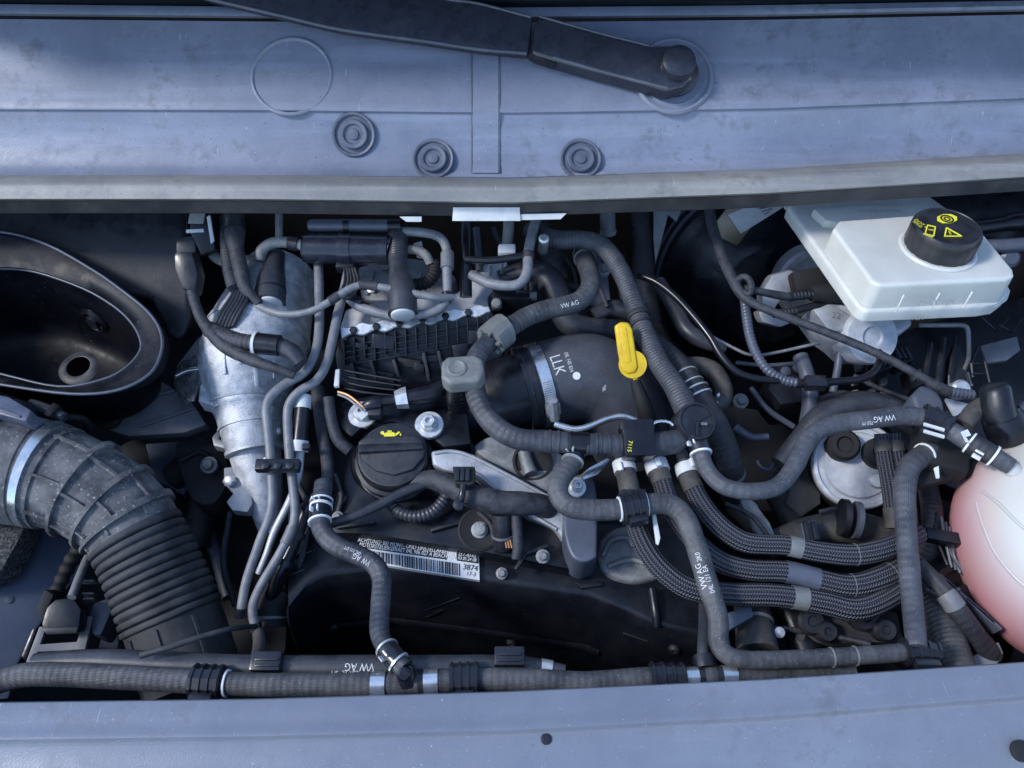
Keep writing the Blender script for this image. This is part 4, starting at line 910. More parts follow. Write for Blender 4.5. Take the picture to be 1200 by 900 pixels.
lathe('knob', at(582, 356, .004), (0, -.4, .9), [(.006, -.01), (.006, .003), (.004, .005), (.0001, .005)], 'grey_cap', v2, 14); box('stud', at(575, 316, .005), (.004, .004, .02), None, 'zinc', v2, .001); box('stud', at(588, 313, .005), (.004, .004, .02), None, 'zinc', v2, .001)
wl = empty('wire_comb'); tag(wl, 'small bundle of clipped wires under the vacuum valve', 'wires')
for k in range(5): tube('wire', [(398 + k * 4, 345 + k, .02, 3.4), (404 + k * 4, 330, .024, 3.4), (404 + k * 3, 314, .026, 3.4)], 3.4, 'tape' if k % 2 else 'dark_plastic', parent=wl, sides=6)
for k in range(5): tube('wire', [(412 + k * 5, 352 + k, .018, 3), (426 + k * 4, 360, .018, 3), (440 + k * 3, 372, .014, 3)], 3, 'tape', parent=wl, sides=6)
box('comb', at(411, 349, .024), (.03, .008, .007), rot_axes((1, -.5, 0), (0, 0, 1)), 'clip_black', wl, .001)

# upper left wiring
conn = empty('wire_connector'); tag(conn, 'black square connector with pale edge at the top left of the heat shield', 'connector')
CPL = plane(235, 270, .04, (.1, -.6, .8))
slab('housing', [(222, 248), (248, 248), (252, 292), (236, 300), (222, 272)], CPL, .02, 'black_satin', conn, .003); slab('edge', [(218, 269), (238, 268), (239, 272), (218, 273)], (CPL[0] + CPL[1] * .002, CPL[1]), .003, 'label_white', conn, .0005); slab('edge', [(242, 254), (246, 252), (251, 282), (247, 286)], (CPL[0] + CPL[1] * .002, CPL[1]), .003, 'label_white', conn, .0005)
slab('edge', [(222, 250), (240, 250), (238, 262), (220, 262)], (CPL[0] + CPL[1] * .003, CPL[1]), .003, 'beige_hose', conn, .0005)
cn2 = empty('elbow_plug'); tag(cn2, 'black elbow plug with a taped tail beside the back wall of the bowl', 'plug')
slab('plug_body', [(203, 295), (225, 294), (232, 320), (228, 345), (212, 338), (204, 315)], plane(216, 320, .045, (0, -.5, .87)), .02, 'black_satin', cn2, .005); slab('plug_top', [(206, 278), (228, 276), (230, 296), (206, 298)], plane(216, 290, .03, (0, -.5, .87)), .02, 'dark_plastic', cn2, .003)
tube('plug_tail', [(224, 335, .03, 13), (230, 360, .028, 12), (240, 380, .026, 14), (262, 404, .03, 17), (290, 420, .035, 15), (318, 430, .036, 12), (345, 440, .03, 10)], 12, 'tape', parent=cn2)
lm = conduit('wire_loom', [(246, 386, .02), (262, 394, .028), (280, 400, .034), (302, 403, .036)], 20, 'tape', period=.005, amp=.04); tag(lm, 'wrapped wire loom ending in a black clip across the heat shield', 'loom')
cl_ = tube('loom_end', [(300, 402, .04, 26), (328, 405, .04, 26)], 26, 'black_gloss', parent=lm, sides=10, wob=0); band(cl_, 301, 402, .003, .001, 'white_plastic', 'ring', parent=lm)
tube('loom_tail', [(325, 405, .038, 22), (342, 412, .036, 20), (352, 425, .03, 18)], 20, 'rubber_smooth', parent=lm)
rb = empty('ribbon_wires'); tag(rb, 'flat ribbon of dark wires bending over the heat shield top', 'wires')
for k in range(6): tube('wire', [(250 + k * 4.5, 388 - k * 1, .022, 5), (258 + k * 4.4, 368, .026, 5), (270 + k * 4, 350, .028, 5), (276 + k * 3, 338, .026, 5)], 5, 'dark_plastic', parent=rb, sides=8)
x1 = conduit('wire_conduit', [(265, 255, .03, 15), (266, 285, .03), (268, 312, .03), (274, 338, .03)], 14, 'tape'); tag(x1, 'upright ribbed conduit left of the breather boot', 'conduit')
x2 = tube('plug_boot', [(274, 252, .04, 24), (275, 275, .04, 24), (277, 292, .036, 18), (283, 320, .034, 18), (288, 338, .03, 15), (304, 356, .022, 11)], 20, 'tape'); tag(x2, 'dark plug boot with a wrapped tail under the seal', 'boot'); band(x2, 275, 268, .012, .001, 'black_satin', 'plug_collar')
tag(tube('pale_pipe', [(248, 296, .0), (256, 304, .0), (272, 308, .0), (296, 304, .0)], 12, 'beige_hose'), 'pale pipe end behind the upright conduit', 'pipe')

# ---------------------------------------------------------------- alloy bracket and casting in the middle
AP_ = plane(590, 555, -.015, (.05, -.25, .96))
ab = slab('alloy_bracket', [(505, 528), (528, 526), (555, 532), (600, 556), (645, 580), (668, 604), (676, 640), (664, 640), (650, 618), (620, 606), (590, 586), (566, 566), (552, 556), (540, 556), (520, 552), (507, 545)], AP_, .022, 'cast_alu', None, .004, seg=3); tag(ab, 'cast alloy bracket arm slanting below the coolant hose', 'bracket')
for pts in ([(507, 529), (530, 527), (556, 534), (600, 557), (645, 581)], [(548, 558), (560, 559), (592, 585), (622, 604), (655, 624)]):
    tube('raised_edge', [(x, y, None) for x, y in pts], 4.5, 'cast_alu', z=AP_, parent=ab, sides=8) if False else None
def plane_tube(name, pts, w_, m, pl, par, lift=0.0):
    P_ = [at(x, y, pl) + pl[1] * lift for x, y in pts]
    Q = [[p.x, p.y, p.z, w_ * .5 * depth(p) / FPX] for p in P_]; S_ = catmull(Q, 6); out = []; s = 0
    for k, a in enumerate(S_):
        if k: s += (Vector(a[:3]) - Vector(S_[k - 1][:3])).length
        out.append([Vector(a[:3]), a[3], s])
    return sweep_mesh(name, frames(out), m, par, 8)
plane_tube('raised_edge', [(509, 531), (530, 529), (555, 536), (600, 559), (644, 583)], 5, 'cast_alu', AP_, ab)
plane_tube('raised_edge', [(546, 553), (560, 556), (592, 582), (622, 602), (652, 620)], 5, 'cast_alu', AP_, ab)
cs = slab('alloy_casting', [(556, 522), (580, 510), (620, 520), (655, 530), (668, 545), (660, 565), (652, 580), (636, 574), (596, 552), (566, 536)], -.035, .03, 'dirty_alu', None, .006, True); tag(cs, 'dull alloy casting with a round opening behind the bracket arm', 'casting')
hc = at(624, 541, -.034); lathe('opening', hc, (0, -.2, 1), [(.021, -.002), (.021, .003), (.0185, .0035), (.018, .001), (.0001, .001)], 'black_matte', cs, 28)
tube('pin', [(614, 530, -.03, 15), (618, 545, -.03, 16), (622, 556, -.03, 18)], 16, 'dirty_alu', parent=cs)
post = slab('mount_post', [(664, 575), (676, 556), (694, 560), (700, 585), (700, 640), (698, 653), (682, 658), (668, 648), (660, 615)], -.01, .05, 'slate', None, .010, True, seg=4); tag(post, 'slate grey mount post with a bolt beside the looped hose', 'post')
bm_ = bolt('mount_bolt', 675, 571, .0, 12, (.1, -.2, 1)); tag(bm_, 'zinc bolt with washer on the slate mount post', 'bolt')
fp_ = slab('foil_tab', [(679, 558), (690, 548), (712, 536), (716, 540), (700, 556), (684, 562)], .0, .003, 'bright_steel', None, .001); tag(fp_, 'folded shiny metal tab beside the tee joint', 'tab')
tp_ = tube('steel_pipe', [(650, 497, -.0, 8), (672, 503, .0), (690, 500, .002), (712, 491, .004), (730, 488, .004), (745, 493, -.0)], 8, 'bright_steel', sides=12); tag(tp_, 'curved shiny steel pipe below the charge hose', 'pipe')
al = slab('alloy_pump', [(700, 640), (712, 622), (736, 615), (756, 630), (775, 650), (778, 672), (750, 682), (722, 678), (704, 664)], -.06, .05, 'dirty_alu', None, .008, True, seg=4); tag(al, 'dirty alloy pump body under the braided hoses', 'pump')
plane_tube('rib', [(706, 652), (716, 634), (734, 630), (742, 640)], 7, 'dirty_alu', plane(720, 640, -.058, (0, 0, 1)), al); plane_tube('rib', [(712, 664), (740, 656), (766, 664)], 7, 'dirty_alu', plane(720, 640, -.058, (0, 0, 1)), al)
slab('ledge', [(655, 648), (690, 652), (692, 660), (656, 656)], -.05, .004, 'slate', al, .001)

# thick wrapped loom with clip, coil and plug
lo = tube('wrapped_loom', [(470, 575, -.03, 20), (500, 562, -.02, 22), (525, 568, -.012, 26), (550, 580, -.01, 28), (580, 588, -.01, 29), (610, 590, -.012, 29), (634, 592, -.02, 26), (648, 602, -.04, 22)], 26, 'tape', wob=.05, sides=20); tag(lo, 'thick black wrapped loom under the alloy bracket', 'loom')
cz_ = slab('loom_clip', [(530, 546), (557, 546), (556, 566), (548, 570), (534, 566)], .012, .012, 'black_matte', None, .002); tag(cz_, 'black fir tree clip holding the wrapped loom', 'clip')
tube('clip_tail', [(543, 568, .012, 8), (541, 582, .010, 8), (538, 592, .0, 8)], 8, 'clip_black', parent=cz_, sides=8); lathe('clip_stud', at(537, 592, .004), (0, -.2, 1), [(.005, -.004), (.005, .003), (.0001, .004)], 'clip_black', cz_, 12)
for dx in (0, 6, 12): box('clip_tooth', at(536 + dx, 556, .014), (.004, .014, .003), None, 'clip_black', cz_, .0006)
co = conduit('coil_conduit', [(458, 590, -.03), (468, 600, -.03), (486, 605, -.03), (506, 600, -.03), (520, 586, -.028), (524, 576, -.026)], 14, 'rubber_smooth'); tag(co, 'curled ribbed conduit in front of the oil cap', 'conduit')
pgc = empty('coolant_plug'); tag(pgc, 'black sensor plug hanging below the wrapped loom', 'plug')
tube('plug_body', [(588, 602, -.02, 24), (589, 620, -.03, 24), (590, 640, -.045, 26)], 24, 'dark_plastic', parent=pgc, sides=12, wob=0); tube('wire_tail', [(604, 600, -.02, 14), (606, 620, -.025, 13), (607, 640, -.03, 13), (605, 655, -.035, 12)], 13, 'tape', parent=pgc)
for k in range(3): tube('wire', [(592 + k * 3, 632, -.03, 2.6), (594 + k * 3, 642, -.034, 2.6)], 2.6, 'copper', parent=pgc, sides=6)
band(bpy.data.objects[pgc.children[0].name], 588, 628, .002, .001, 'rubber_grey', 'seal_ring', parent=pgc)

# ================================================================== HOSES, RIGHT SIDE AND FRONT
def hose(name, pts, wd_, m_, label, cat='hose', **k): return tag(tube(name, pts, wd_, m_, **k), label, cat)
# hose down the left of the barcode label
hA = hose('coolant_hose', [(379, 566, -.005, 21), (377, 588, -.002, 22), (375, 612, .002, 23), (382, 629, .004), (398, 642, .005), (420, 651, .005), (438, 661, .005), (447, 678, .005), (446, 708, .006), (445, 742, .012), (457, 765, .02), (474, 784, .022, 24)], 23, 'rubber', 'coolant hose with white tick clamps bending past the barcode label', sides=20)
spring(hA, 376, 603, .016, 'print_white'); spring(hA, 379, 590, .006, 'print_white'); spring(hA, 459, 766, .017, 'zinc')
text_on_tube(hA, 'VW AG', 428, 657, .007, flip=True, dth=.2); text_on_tube(hA, '04L 121 DT', 416, 650, .004, flip=True, dth=-.25)
# front hose along the panel
hF = hose('coolant_hose', [(-70, 830, .012, 32), (-20, 806, .012, 30), (14, 794, .012, 28), (50, 790, .012, 28), (130, 793, .012, 28), (250, 800, .012, 27), (340, 803, .012, 27), (440, 802, .012, 27), (500, 799, .012, 26), (560, 796, .012, 26), (620, 797, .012, 26), (690, 800, .012, 26), (760, 794, .012, 24), (812, 793, .012, 20), (852, 791, .012, 20), (920, 790, .006, 18), (1000, 786, -.0, 18)], 26, 'rubber_dusty', 'long coolant hose lying behind the front panel', sides=20)
hf_ = clip(hF, 246, 800, .026, .004); clip(hF, 546, 796, .024, .004); clip(hF, 782, 794, .03, .003)
band(hF, 264, 801, .0016, .0018, 'print_white', 'mark', 20)
for x in (443, 503, 812, 852): band(hF, x, 800, .012, .001, 'bright_steel', 'hose_clamp', 24)
for x in (452, 495, 821, 843): band(hF, x, 800, .006, .0005, 'dark_plastic', 'ring', 20)
# upper sleeve hose behind it
hG = hose('pipe_cover', [(40, 778, .0, 24), (110, 775, .0, 28), (200, 779, .0, 30), (300, 782, .0, 28), (420, 783, .0, 30), (520, 783, .0, 30), (600, 781, .0, 26), (640, 783, -.002, 18), (662, 787, -.002, 16)], 28, 'rubber_smooth', 'smooth rubber sleeve with upside down print behind the front hose', sides=20)
text_on_tube(hG, 'VW AG', 422, 780, .009, flip=True, dth=-.1); text_on_tube(hG, 'LSR 7L SPI', 412, 774, .006, flip=True, dth=.25) if False else None
text_on_tube(hG, 'LSR 7L  SPI', 408, 777, .006, flip=True, dth=.35); text_on_tube(hG, '7L0 121 058 A HEXCMA', 398, 776, .0042, flip=True, dth=.75, xs=.9)
band(hG, 640, 783, .01, .0008, 'zinc', 'ring')
for x, y in ((313, 776), (597, 770)):
    k = box('saddle_clip', at(x, y, .012), (.026, .016, .012), None, 'clip_black', None, .002); tag(k, 'black saddle clip on the smooth sleeve ' + ('near the ground strap' if x < 400 else 'right of the tall ribbed clip'), 'clip')
    for dy in (-3.5, 3.5): box('clip_rib', at(x, y + dy, .0185), (.02, .0025, .003), None, 'clip_black', k, .0008)
tj = tube('tee_joint', [(474, 782, .02, 22), (476, 792, .018, 24), (478, 800, .014, 26)], 24, 'black_satin', sides=24, wob=0); tag(tj, 'black tee joint where the bent hose meets the front hose', 'tee joint')
lathe('tee_nub', at(474, 790, .03), (0, -.4, 1), [(.006, -.004), (.006, .003), (.004, .0045), (.0001, .0045)], 'black_gloss', tj, 14)

# looped hose in the middle, running down to the front and right
hL = hose('coolant_hose', [(674, 531, .03, 20), (669, 545, .032, 23), (656, 562, .034, 25), (654, 578, .034, 25), (664, 592, .034, 25), (684, 597, .034, 25), (722, 597, .034, 25), (758, 591, .034, 25), (784, 591, .034, 25), (802, 606, .034, 25), (816, 640, .032, 25), (828, 680, .03, 25), (841, 722, .026, 24), (842, 750, .022, 24), (850, 766, .022, 22), (872, 773, .022, 21), (920, 773, .022, 21), (980, 770, .022, 21), (1040, 766, .022, 21), (1075, 763, .022, 20), (1100, 766, .02, 18)], 24, 'rubber_dusty', 'coolant hose looping under the tee then down to the front panel', sides=20)
clip(hL, 741, 594, .024, .004); band(hL, 727, 596, .0022, .0018, 'print_white', 'mark'); band(hL, 757, 591, .0022, .0018, 'print_white', 'mark')
band(hL, 973, 770, .0014, .0008, 'grey_cap', 'mark'); band(hL, 1004, 768, .0014, .0008, 'grey_cap', 'mark')
text_on_tube(hL, 'VW AG', 826, 676, .0075, dth=.35, flip=True); text_on_tube(hL, '04L 121 EA', 829, 684, .006, dth=-.2, flip=True); text_on_tube(hL, '2K0', 822, 655, .006, dth=.1, flip=True)
spring(hL, 672, 536, .012, 'zinc')
cl9 = clip(hL, 1078, 764, .03, .003)
hV = hose('breather_hose', [(826, 690, -.03, 14), (826, 730, -.01, 15), (824, 760, .008, 14), (826, 776, .01, 18)], 14, 'rubber_smooth', 'thin dark hose hidden behind the printed looping hose')
band(hV, 825, 774, .010, .004, 'black_satin', 'end_ring')

# hose from grey cap down to the tee, and its row of joints
hC = hose('coolant_hose', [(603, 380, .03, 23), (588, 388, .032, 23), (570, 404, .035, 23), (558, 421, .036, 24), (555, 446, .036, 25), (562, 474, .036, 25), (580, 499, .036, 26), (606, 514, .036, 26), (640, 517, .036, 26), (672, 519, .036, 25), (700, 521, .035, 26), (732, 521, .034, 26)], 24, 'rubber', 'coolant hose bending over the black charge pipe into the tee', sides=20)
for x in (642, 652, 662): band(hC, x, 518, .0025, .0008, 'rubber', 'ring')
tb = band(hC, 677, 519, .018, .0008, 'black_satin', 'tee_body'); 
for x in (690, 697, 704, 711): band(hC, x, 521, .002, .0008, 'rubber', 'ring')
hC2 = hose('coolant_hose', [(603, 380, .03, 23), (618, 371, .028), (640, 363, .026), (660, 359, .025), (678, 353, .025), (690, 340, .025), (692, 325, .02), (686, 306, .01, 23), (682, 290, .0, 21)], 23, 'rubber_dusty', 'printed coolant hose curving up from the grey collar', sides=20)
text_on_tube(hC2, 'VW AG', 664, 358, .007); spring(hC2, 684, 300, .010, 'dirty_alu', dark='rubber_dark')
gc = band(hC, 583, 393, .024, .0075, 'grey_cap', 'collar', 12); gc.parent = None
gc.name = 'hose_collar'; tag(gc, 'ribbed grey collar ring round the coolant hose', 'collar')
for k in range(6):
    S = PATH[hC.name]; q = S[near(hC, 574, 401)]; th = k * 1.047
    box('collar_rib', q[0] + (q[4] * math.cos(th) + q[5] * math.sin(th)) * (q[1] + .003), (.008, .003, .005), rot_axes(q[3], q[4] * math.cos(th) + q[5] * math.sin(th)), 'grey_cap', gc, .0008)
gk = slab('hose_bleeder', [(517, 424), (524, 417), (556, 415), (566, 420), (568, 436), (562, 446), (526, 449), (517, 442)], .062, .018, 'grey_cap', None, .006, seg=4); tag(gk, 'square grey bleeder with a dimple on a black stem', 'bleeder')
lathe('dimple', at(535, 431, .0625), (0, 0, 1), [(.010, -.002), (.010, .0005), (.008, .001), (.006, -.0002), (.0001, -.0006)], 'grey_cap', gk, 24)
tube('stem', [(535, 444, .045, 24), (535, 458, .02, 24), (536, 475, -.02, 26)], 24, 'black_satin', parent=gk, rf=corr(.009, .03), step=.001)
bxj = box('joint_block', at(746, 517, .036), (.030, .036, .034), rot_axes((1, .03, 0), (0, -.25, 1)), 'black_gloss', None, .003); tag(bxj, 'black square joint block with yellow writing between hose ends', 'joint')
box('block_lid', at(746, 500, .048), (.032, .010, .014), rot_axes((1, .03, 0), (0, -.25, 1)), 'black_satin', bxj, .002)
M_ = rot_axes((1, .03, 0), (0, -.25, 1)); text_flat('7115', at(738, 523, .0575) , (-.15, -1, 0), (0, -.25, 1), .0055, 'yellow_print', bxj, xs=1)
hD = hose('hose_end', [(756, 521, .034, 27), (772, 520, .034, 29), (788, 518, .033, 28), (799, 514, .03, 24)], 27, 'rubber', 'short grey hose end right of the black joint block', sides=20)
tube('wire_bail', [(760, 500, .05, 4), (770, 494, .052, 4), (782, 494, .05, 4), (788, 498, .046, 4)], 4, 'bright_steel', parent=hD, sides=8)

# big ribbed hose from under the cowl
hJ = hose('coolant_hose', [(618, 268, .02, 18), (633, 275, .022, 20), (655, 281, .026, 22), (680, 281, .028, 22), (700, 285, .028, 22), (714, 297, .028, 22), (727, 317, .027, 22), (738, 342, .025, 22), (748, 370, .024, 23), (757, 394, .024, 24), (772, 425, .026, 25), (790, 452, .03, 26), (804, 480, .032, 28), (812, 496, .032, 28)], 22, 'rubber_ribbed', 'ribbed coolant hose arching from the cowl past the dipstick', sides=22)
band(hJ, 748, 370, .006, .0012, 'rubber_dark', 'ring'); band(hJ, 752, 380, .003, .0015, 'rubber_dark', 'ring')
pgc2 = lathe('hose_manifold', at(816, 494, .045), (.1, -.25, 1), [(.019, -.025), (.019, .0), (.018, .003), (.0165, .003), (.016, .0005), (.0001, .0005)], 'dark_plastic', None, 36); tag(pgc2, 'round black plastic manifold cap joining several coolant hoses', 'manifold')
for k in range(3):
    c0 = at(816, 494, .0465); th = k * 2.09 + .5; box('spoke', c0 + Vector((math.cos(th), math.sin(th), 0)) * .008, (.013, .0016, .002), rot_axes((math.cos(th), math.sin(th), 0), (.1, -.25, 1)), 'dark_plastic', pgc2, .0004)
slab('mark', [(822, 495), (829, 495), (829, 498), (822, 498)], .048, .001, 'rubber_grey', pgc2, 0)
hK = hose('coolant_hose', [(752, 390, -.005, 24), (772, 408, -.002, 27), (794, 428, .0, 29), (806, 445, .002, 30), (822, 472, .0, 32), (836, 495, -.005, 32), (848, 522, -.015, 32), (856, 550, -.03, 31), (860, 580, -.07, 30)], 30, 'rubber_dark', 'dark thick hose running behind the round manifold cap', sides=20)
for x, y in ((803, 441), (808, 450)): band(hK, x, y, .0015, .001, 'zinc', 'ring')
spring(hK, 815, 462, .008, 'zinc'); band(hK, 858, 556, .003, .001, 'rubber_grey', 'ring')
hU = hose('bend_hose', [(800, 428, -.03, 18), (820, 428, -.03, 20), (838, 436, -.03, 21), (848, 455, -.03, 21), (846, 470, -.028, 20), (834, 476, -.026, 18)], 20, 'brown_dust', 'dull brown bent hose behind the dark thick hose')
for x, y in ((840, 462), (838, 472)): slab('white_tick', [(x, y), (x + 3, y - 2), (x + 4, y + 1), (x + 1, y + 3)], -.012, .002, 'print_white', hU, 0)
# hose from the manifold to the coolant tank
hT = hose('coolant_hose', [(815, 508, .03, 22), (820, 526, .03, 22), (825, 543, .03, 20), (835, 559, .032, 20), (851, 571, .034, 20), (880, 576, .036, 20), (911, 570, .038, 21), (930, 548, .04, 21), (943, 522, .042, 22), (958, 505, .044, 22), (985, 496, .046, 22), (1025, 491, .048, 22), (1062, 487, .05, 22), (1090, 492, .052, 22), (1112, 503, .054, 22), (1135, 518, .056, 22), (1160, 532, .058, 22), (1185, 547, .058, 20)], 21, 'tank_hose', 'printed coolant hose running from the manifold to the white tank', sides=20)
spring(hT, 819, 522, .020, 'print_white'); clip(hT, 1096, 495, .026, .004)
for dy in (-4, 4): slab('clip_mark', [(1083, 499 + dy), (1107, 506 + dy), (1107, 509 + dy), (1083, 502 + dy)], .0695, .002, 'label_white', hT, 0)
spring(hT, 1152, 527, .022, 'print_white', dark='rubber_dark')
text_on_tube(hT, 'VW AG', 1030, 490, .0075, flip=True, dth=.05); text_on_tube(hT, '7E0 M', 1012, 492, .005, flip=True, dth=.35)
slab('tick_mark', [(1126, 506), (1134, 503), (1138, 510), (1132, 512), (1136, 518), (1132, 518)], .0705, .0008, 'label_white', hT, 0)
hose('coolant_hose', [(915, 545, -.06, 26), (940, 515, -.05, 28), (962, 490, -.04, 30), (990, 476, -.035, 31), (1020, 474, -.035, 31), (1052, 484, -.04, 30), (1080, 505, -.06, 28)], 30, 'rubber_smooth', 'thick dim hose arching behind the tank hose', sides=20)
# upright hose by the tank
hR = hose('coolant_hose', [(1092, 528, .015, 24), (1078, 536, .02, 25), (1064, 551, .022, 26), (1060, 580, .022, 25), (1062, 625, .022, 24), (1065, 660, .022, 24), (1069, 707, .024, 24), (1073, 745, .028, 24), (1075, 760, .03, 22)], 24, 'tank_hose', 'upright ribbed hose standing left of the white tank', sides=20)
band(hR, 1082, 533, .0016, .0014, 'print_white', 'mark')
bk = box('hose_bracket', at(1100, 530, .01), (.05, .05, .03), rot_axes((1, -.35, 0), (0, 0, 1)), 'black_matte', None, .008); tag(bk, 'black bracket behind the top of the upright hose', 'bracket')
slab('tick', [(1095, 548), (1100, 546), (1101, 560), (1098, 560)], .028, .002, 'print_white', bk, 0); box('arm', at(1118, 553, .005), (.09, .016, .012), rot_axes((1, .25, 0), (0, 0, 1)), 'black_matte', bk, .003)

# three braided hoses
def ridge(s, th): return 1 + .045 * abs(math.cos(6 * th)) - .02
BRD = [
 ([(802, 542, .012, 20), (807, 558, .012, 22), (818, 583, .012, 23), (832, 604, .012, 24), (850, 622, .012, 24), (872, 635, .012, 24), (896, 638, .012, 23), (921, 639, .012, 23), (962, 647, .012, 24), (1002, 650, .012, 25), (1040, 642, .010, 25), (1075, 625, .0, 25)], 'top', 'braided hose, uppermost of the three, with a short white clamp', (806, 556), (933, 640)),
 ([(768, 542, .014, 22), (775, 562, .014, 23), (784, 588, .012, 24), (800, 616, .006, 25), (822, 642, .002, 25), (848, 660, .0, 25), (880, 668, .0, 25), (921, 670, .0, 25), (962, 680, .0, 25), (998, 686, .0, 26), (1035, 676, .0, 27), (1070, 655, -.01, 27)], 'middle', 'braided hose, middle of the three, with a wide grey patch', (772, 553), (940, 673)),
 ([(731, 545, .016, 21), (736, 566, .016, 22), (741, 592, .014, 23), (748, 622, .010, 25), (762, 650, .006, 26), (782, 673, .004, 26), (810, 690, .002, 26), (855, 696, .0, 26), (900, 697, .0, 26), (930, 700, -.002, 26), (968, 707, -.004, 27), (1001, 714, -.004, 27), (1032, 704, -.006, 27), (1068, 680, -.012, 27)], 'bottom', 'braided hose, lowest of the three, with a tan upper sleeve', (733, 553), (938, 701))]
for i, (pts, nm, lb, cp_, pp) in enumerate(BRD):
    h = tube('braided_hose', pts, 24, 'braid', sides=36, rf=ridge, step=.003, wob=.01); tag(h, lb, 'hose', 'braided fuel hoses')
    S = PATH[h.name]; s_end = (.030, .022, .048)[i]
    sweep_mesh('sleeve', sub(S, 0, s_end, 10), 'brown_dust', h, 24, None, True, 40, .0008)
    band(h, *cp_, .011, .0022, 'label_white', 'hose_clamp', 24, off=-.004)
    q = sub(S, .006, .006, 1)[0]; th = cam_angle(q) - .7 + i * .5; d = q[4] * math.cos(th) + q[5] * math.sin(th)
    box('clamp_ear', q[0] + d * (q[1] + .003), (.009, .005, .005), rot_axes(q[3], d), 'label_white', h, .001)
    band(h, *pp, (.012, .030, .014)[i], .0006, ('grey_cap', 'slate', 'grey_cap')[i], 'patch', 24)
    tube('inlet_pipe', [(pts[0][0] - 4, pts[0][1] - 12, .01, 14), (pts[0][0], pts[0][1] + 2, .012, 14)], 14, 'dirty_alu', parent=h, wob=0)
    for (x, y) in (((1000, 640), (0, 0)), ((998, 676), (1036, 660)), ((0, 0), (0, 0)))[i]:
        if x: band(h, x, y, .0008, .0005, 'grey_cap', 'thread', 24)
tie = slab('cable_tie', [(764, 600), (768, 598), (774, 630), (772, 638), (769, 636)], .03, .003, 'white_plastic', None, .0006); tag(tie, 'white cable tie tail hanging by the braided hoses', 'tie')
kb = box('tie_block', at(742, 582, .028), (.024, .010, .014), None, 'clip_black', None, .002); tag(kb, 'black clip block above the looping hose clip', 'clip'); box('clip_rib', at(742, 582, .036), (.018, .003, .003), None, 'clip_black', kb, .0008)

# ---------------------------------------------------------------- brake booster, master cylinder, reservoir
bc_ = at(893, 335, -.15); bn_ = Vector((.05, -.86, .5)).normalized()
bo = lathe('brake_booster', bc_, bn_, [(.142, -.08), (.142, -.012), (.140, -.004), (.132, 0), (.124, .004), (.110, .016), (.102, .020), (.080, .030), (.073, .036), (.066, .038), (.0001, .040)], 'black_gloss', None, 72); tag(bo, 'big round glossy black brake booster under the white reservoir', 'brake booster')
bs_ = at(952, 332, -.085)
pl2 = lathe('flange_ring', bs_, bn_, [(.048, -.02), (.048, 0), (.045, .004), (.038, .005), (.036, .002), (.026, .002), (.0001, .004)], 'cast_alu', bo, 48)
lathe('outer_bead', bc_ + bn_ * .006 + Vector((.035, 0, .0)), bn_, [(.088, 0), (.088, .012), (.085, .016), (.081, .012), (.081, 0)], 'black_gloss', bo, 64)
gf = slab('gold_patch', [(838, 262), (852, 244), (905, 240), (884, 262), (864, 288), (846, 280)], plane(865, 262, -.03, (.0, -.8, .6)), .003, 'gold_foil', bo, .001)
LBP = plane(880, 255, -.022, (.0, -.75, .66))
lb2 = slab('booster_label', [(853, 252), (880, 240), (922, 238), (918, 243), (868, 274)], LBP, .0015, 'label_white', None, .0003); tag(lb2, 'white printed sticker on the top of the brake booster', 'label')
for k in range(3): slab('text_line', [(890 + k * 3, 244 + k * 3.4), (908 - k * 3, 240.5 + k * 3.2), (908 - k * 3, 241.7 + k * 3.2), (890 + k * 3, 245.2 + k * 3.4)], (LBP[0] + LBP[1] * .0006, LBP[1]), .0004, 'slate', lb2, 0)
RN = Vector((.02, .20, .98)).normalized()
MN = plane(1000, 380, -.005, (0, -.35, .93))
ms = slab('master_cylinder', [(952, 366), (962, 352), (1000, 356), (1010, 372), (1052, 372), (1066, 366), (1072, 380), (1056, 392), (1040, 396), (1030, 410), (1014, 416), (998, 412), (985, 400), (970, 390)], MN, .05, 'pale_metal', None, .007, seg=4); tag(ms, 'pale alloy master cylinder below the white reservoir', 'master cylinder')
lathe('end_plug', at(1018, 395, (MN[0] + MN[1] * .001, MN[1])), (.1, -.55, .83), [(.031, -.025), (.031, .004), (.029, .008), (.012, .009), (.010, .006), (.0001, .006)], 'pale_metal', ms, 36)
bl2 = slab('valve_body', [(952, 362), (978, 356), (1002, 372), (996, 388), (972, 388)], (MN[0] + MN[1] * .006, MN[1]), .02, 'cast_alu', ms, .003)
lathe('pipe_nut', at(1072, 381, .004), (1, 0, 0), [(.009, -.01), (.009, .004), (.007, .005), (.007, .012), (.0001, .012)], 'zinc', ms, 8)
text_flat('22', at(980, 370, (MN[0] + MN[1] * .0065, MN[1])), (1, -.2, 0), MN[1], .011, 'dirty_alu', ms)
bp_ = tube('brake_pipe', [(1078, 381, .005, 6), (1100, 381, .005, 6), (1126, 381, .005, 6), (1133, 384, .003, 6), (1135, 395, -.005, 5), (1135, 420, -.03, 5), (1130, 436, -.05, 5), (1138, 452, -.06, 5)], 6, 'dirty_alu', sides=10); tag(bp_, 'thin bent brake pipe leaving the master cylinder', 'pipe')
for pts in ([(893, 342), (905, 322), (925, 316), (946, 322), (938, 340), (915, 352), (905, 368), (893, 360)], [(888, 365), (905, 362), (930, 378), (914, 384), (893, 378)]): slab('mount_lug', pts, plane(915, 345, -.018, (.0, -.6, .8)), .02, 'cast_alu', ms, .004)
cb2 = empty('pressure_plug'); tag(cb2, 'black round pressure sensor plug at the left of the reservoir', 'plug')
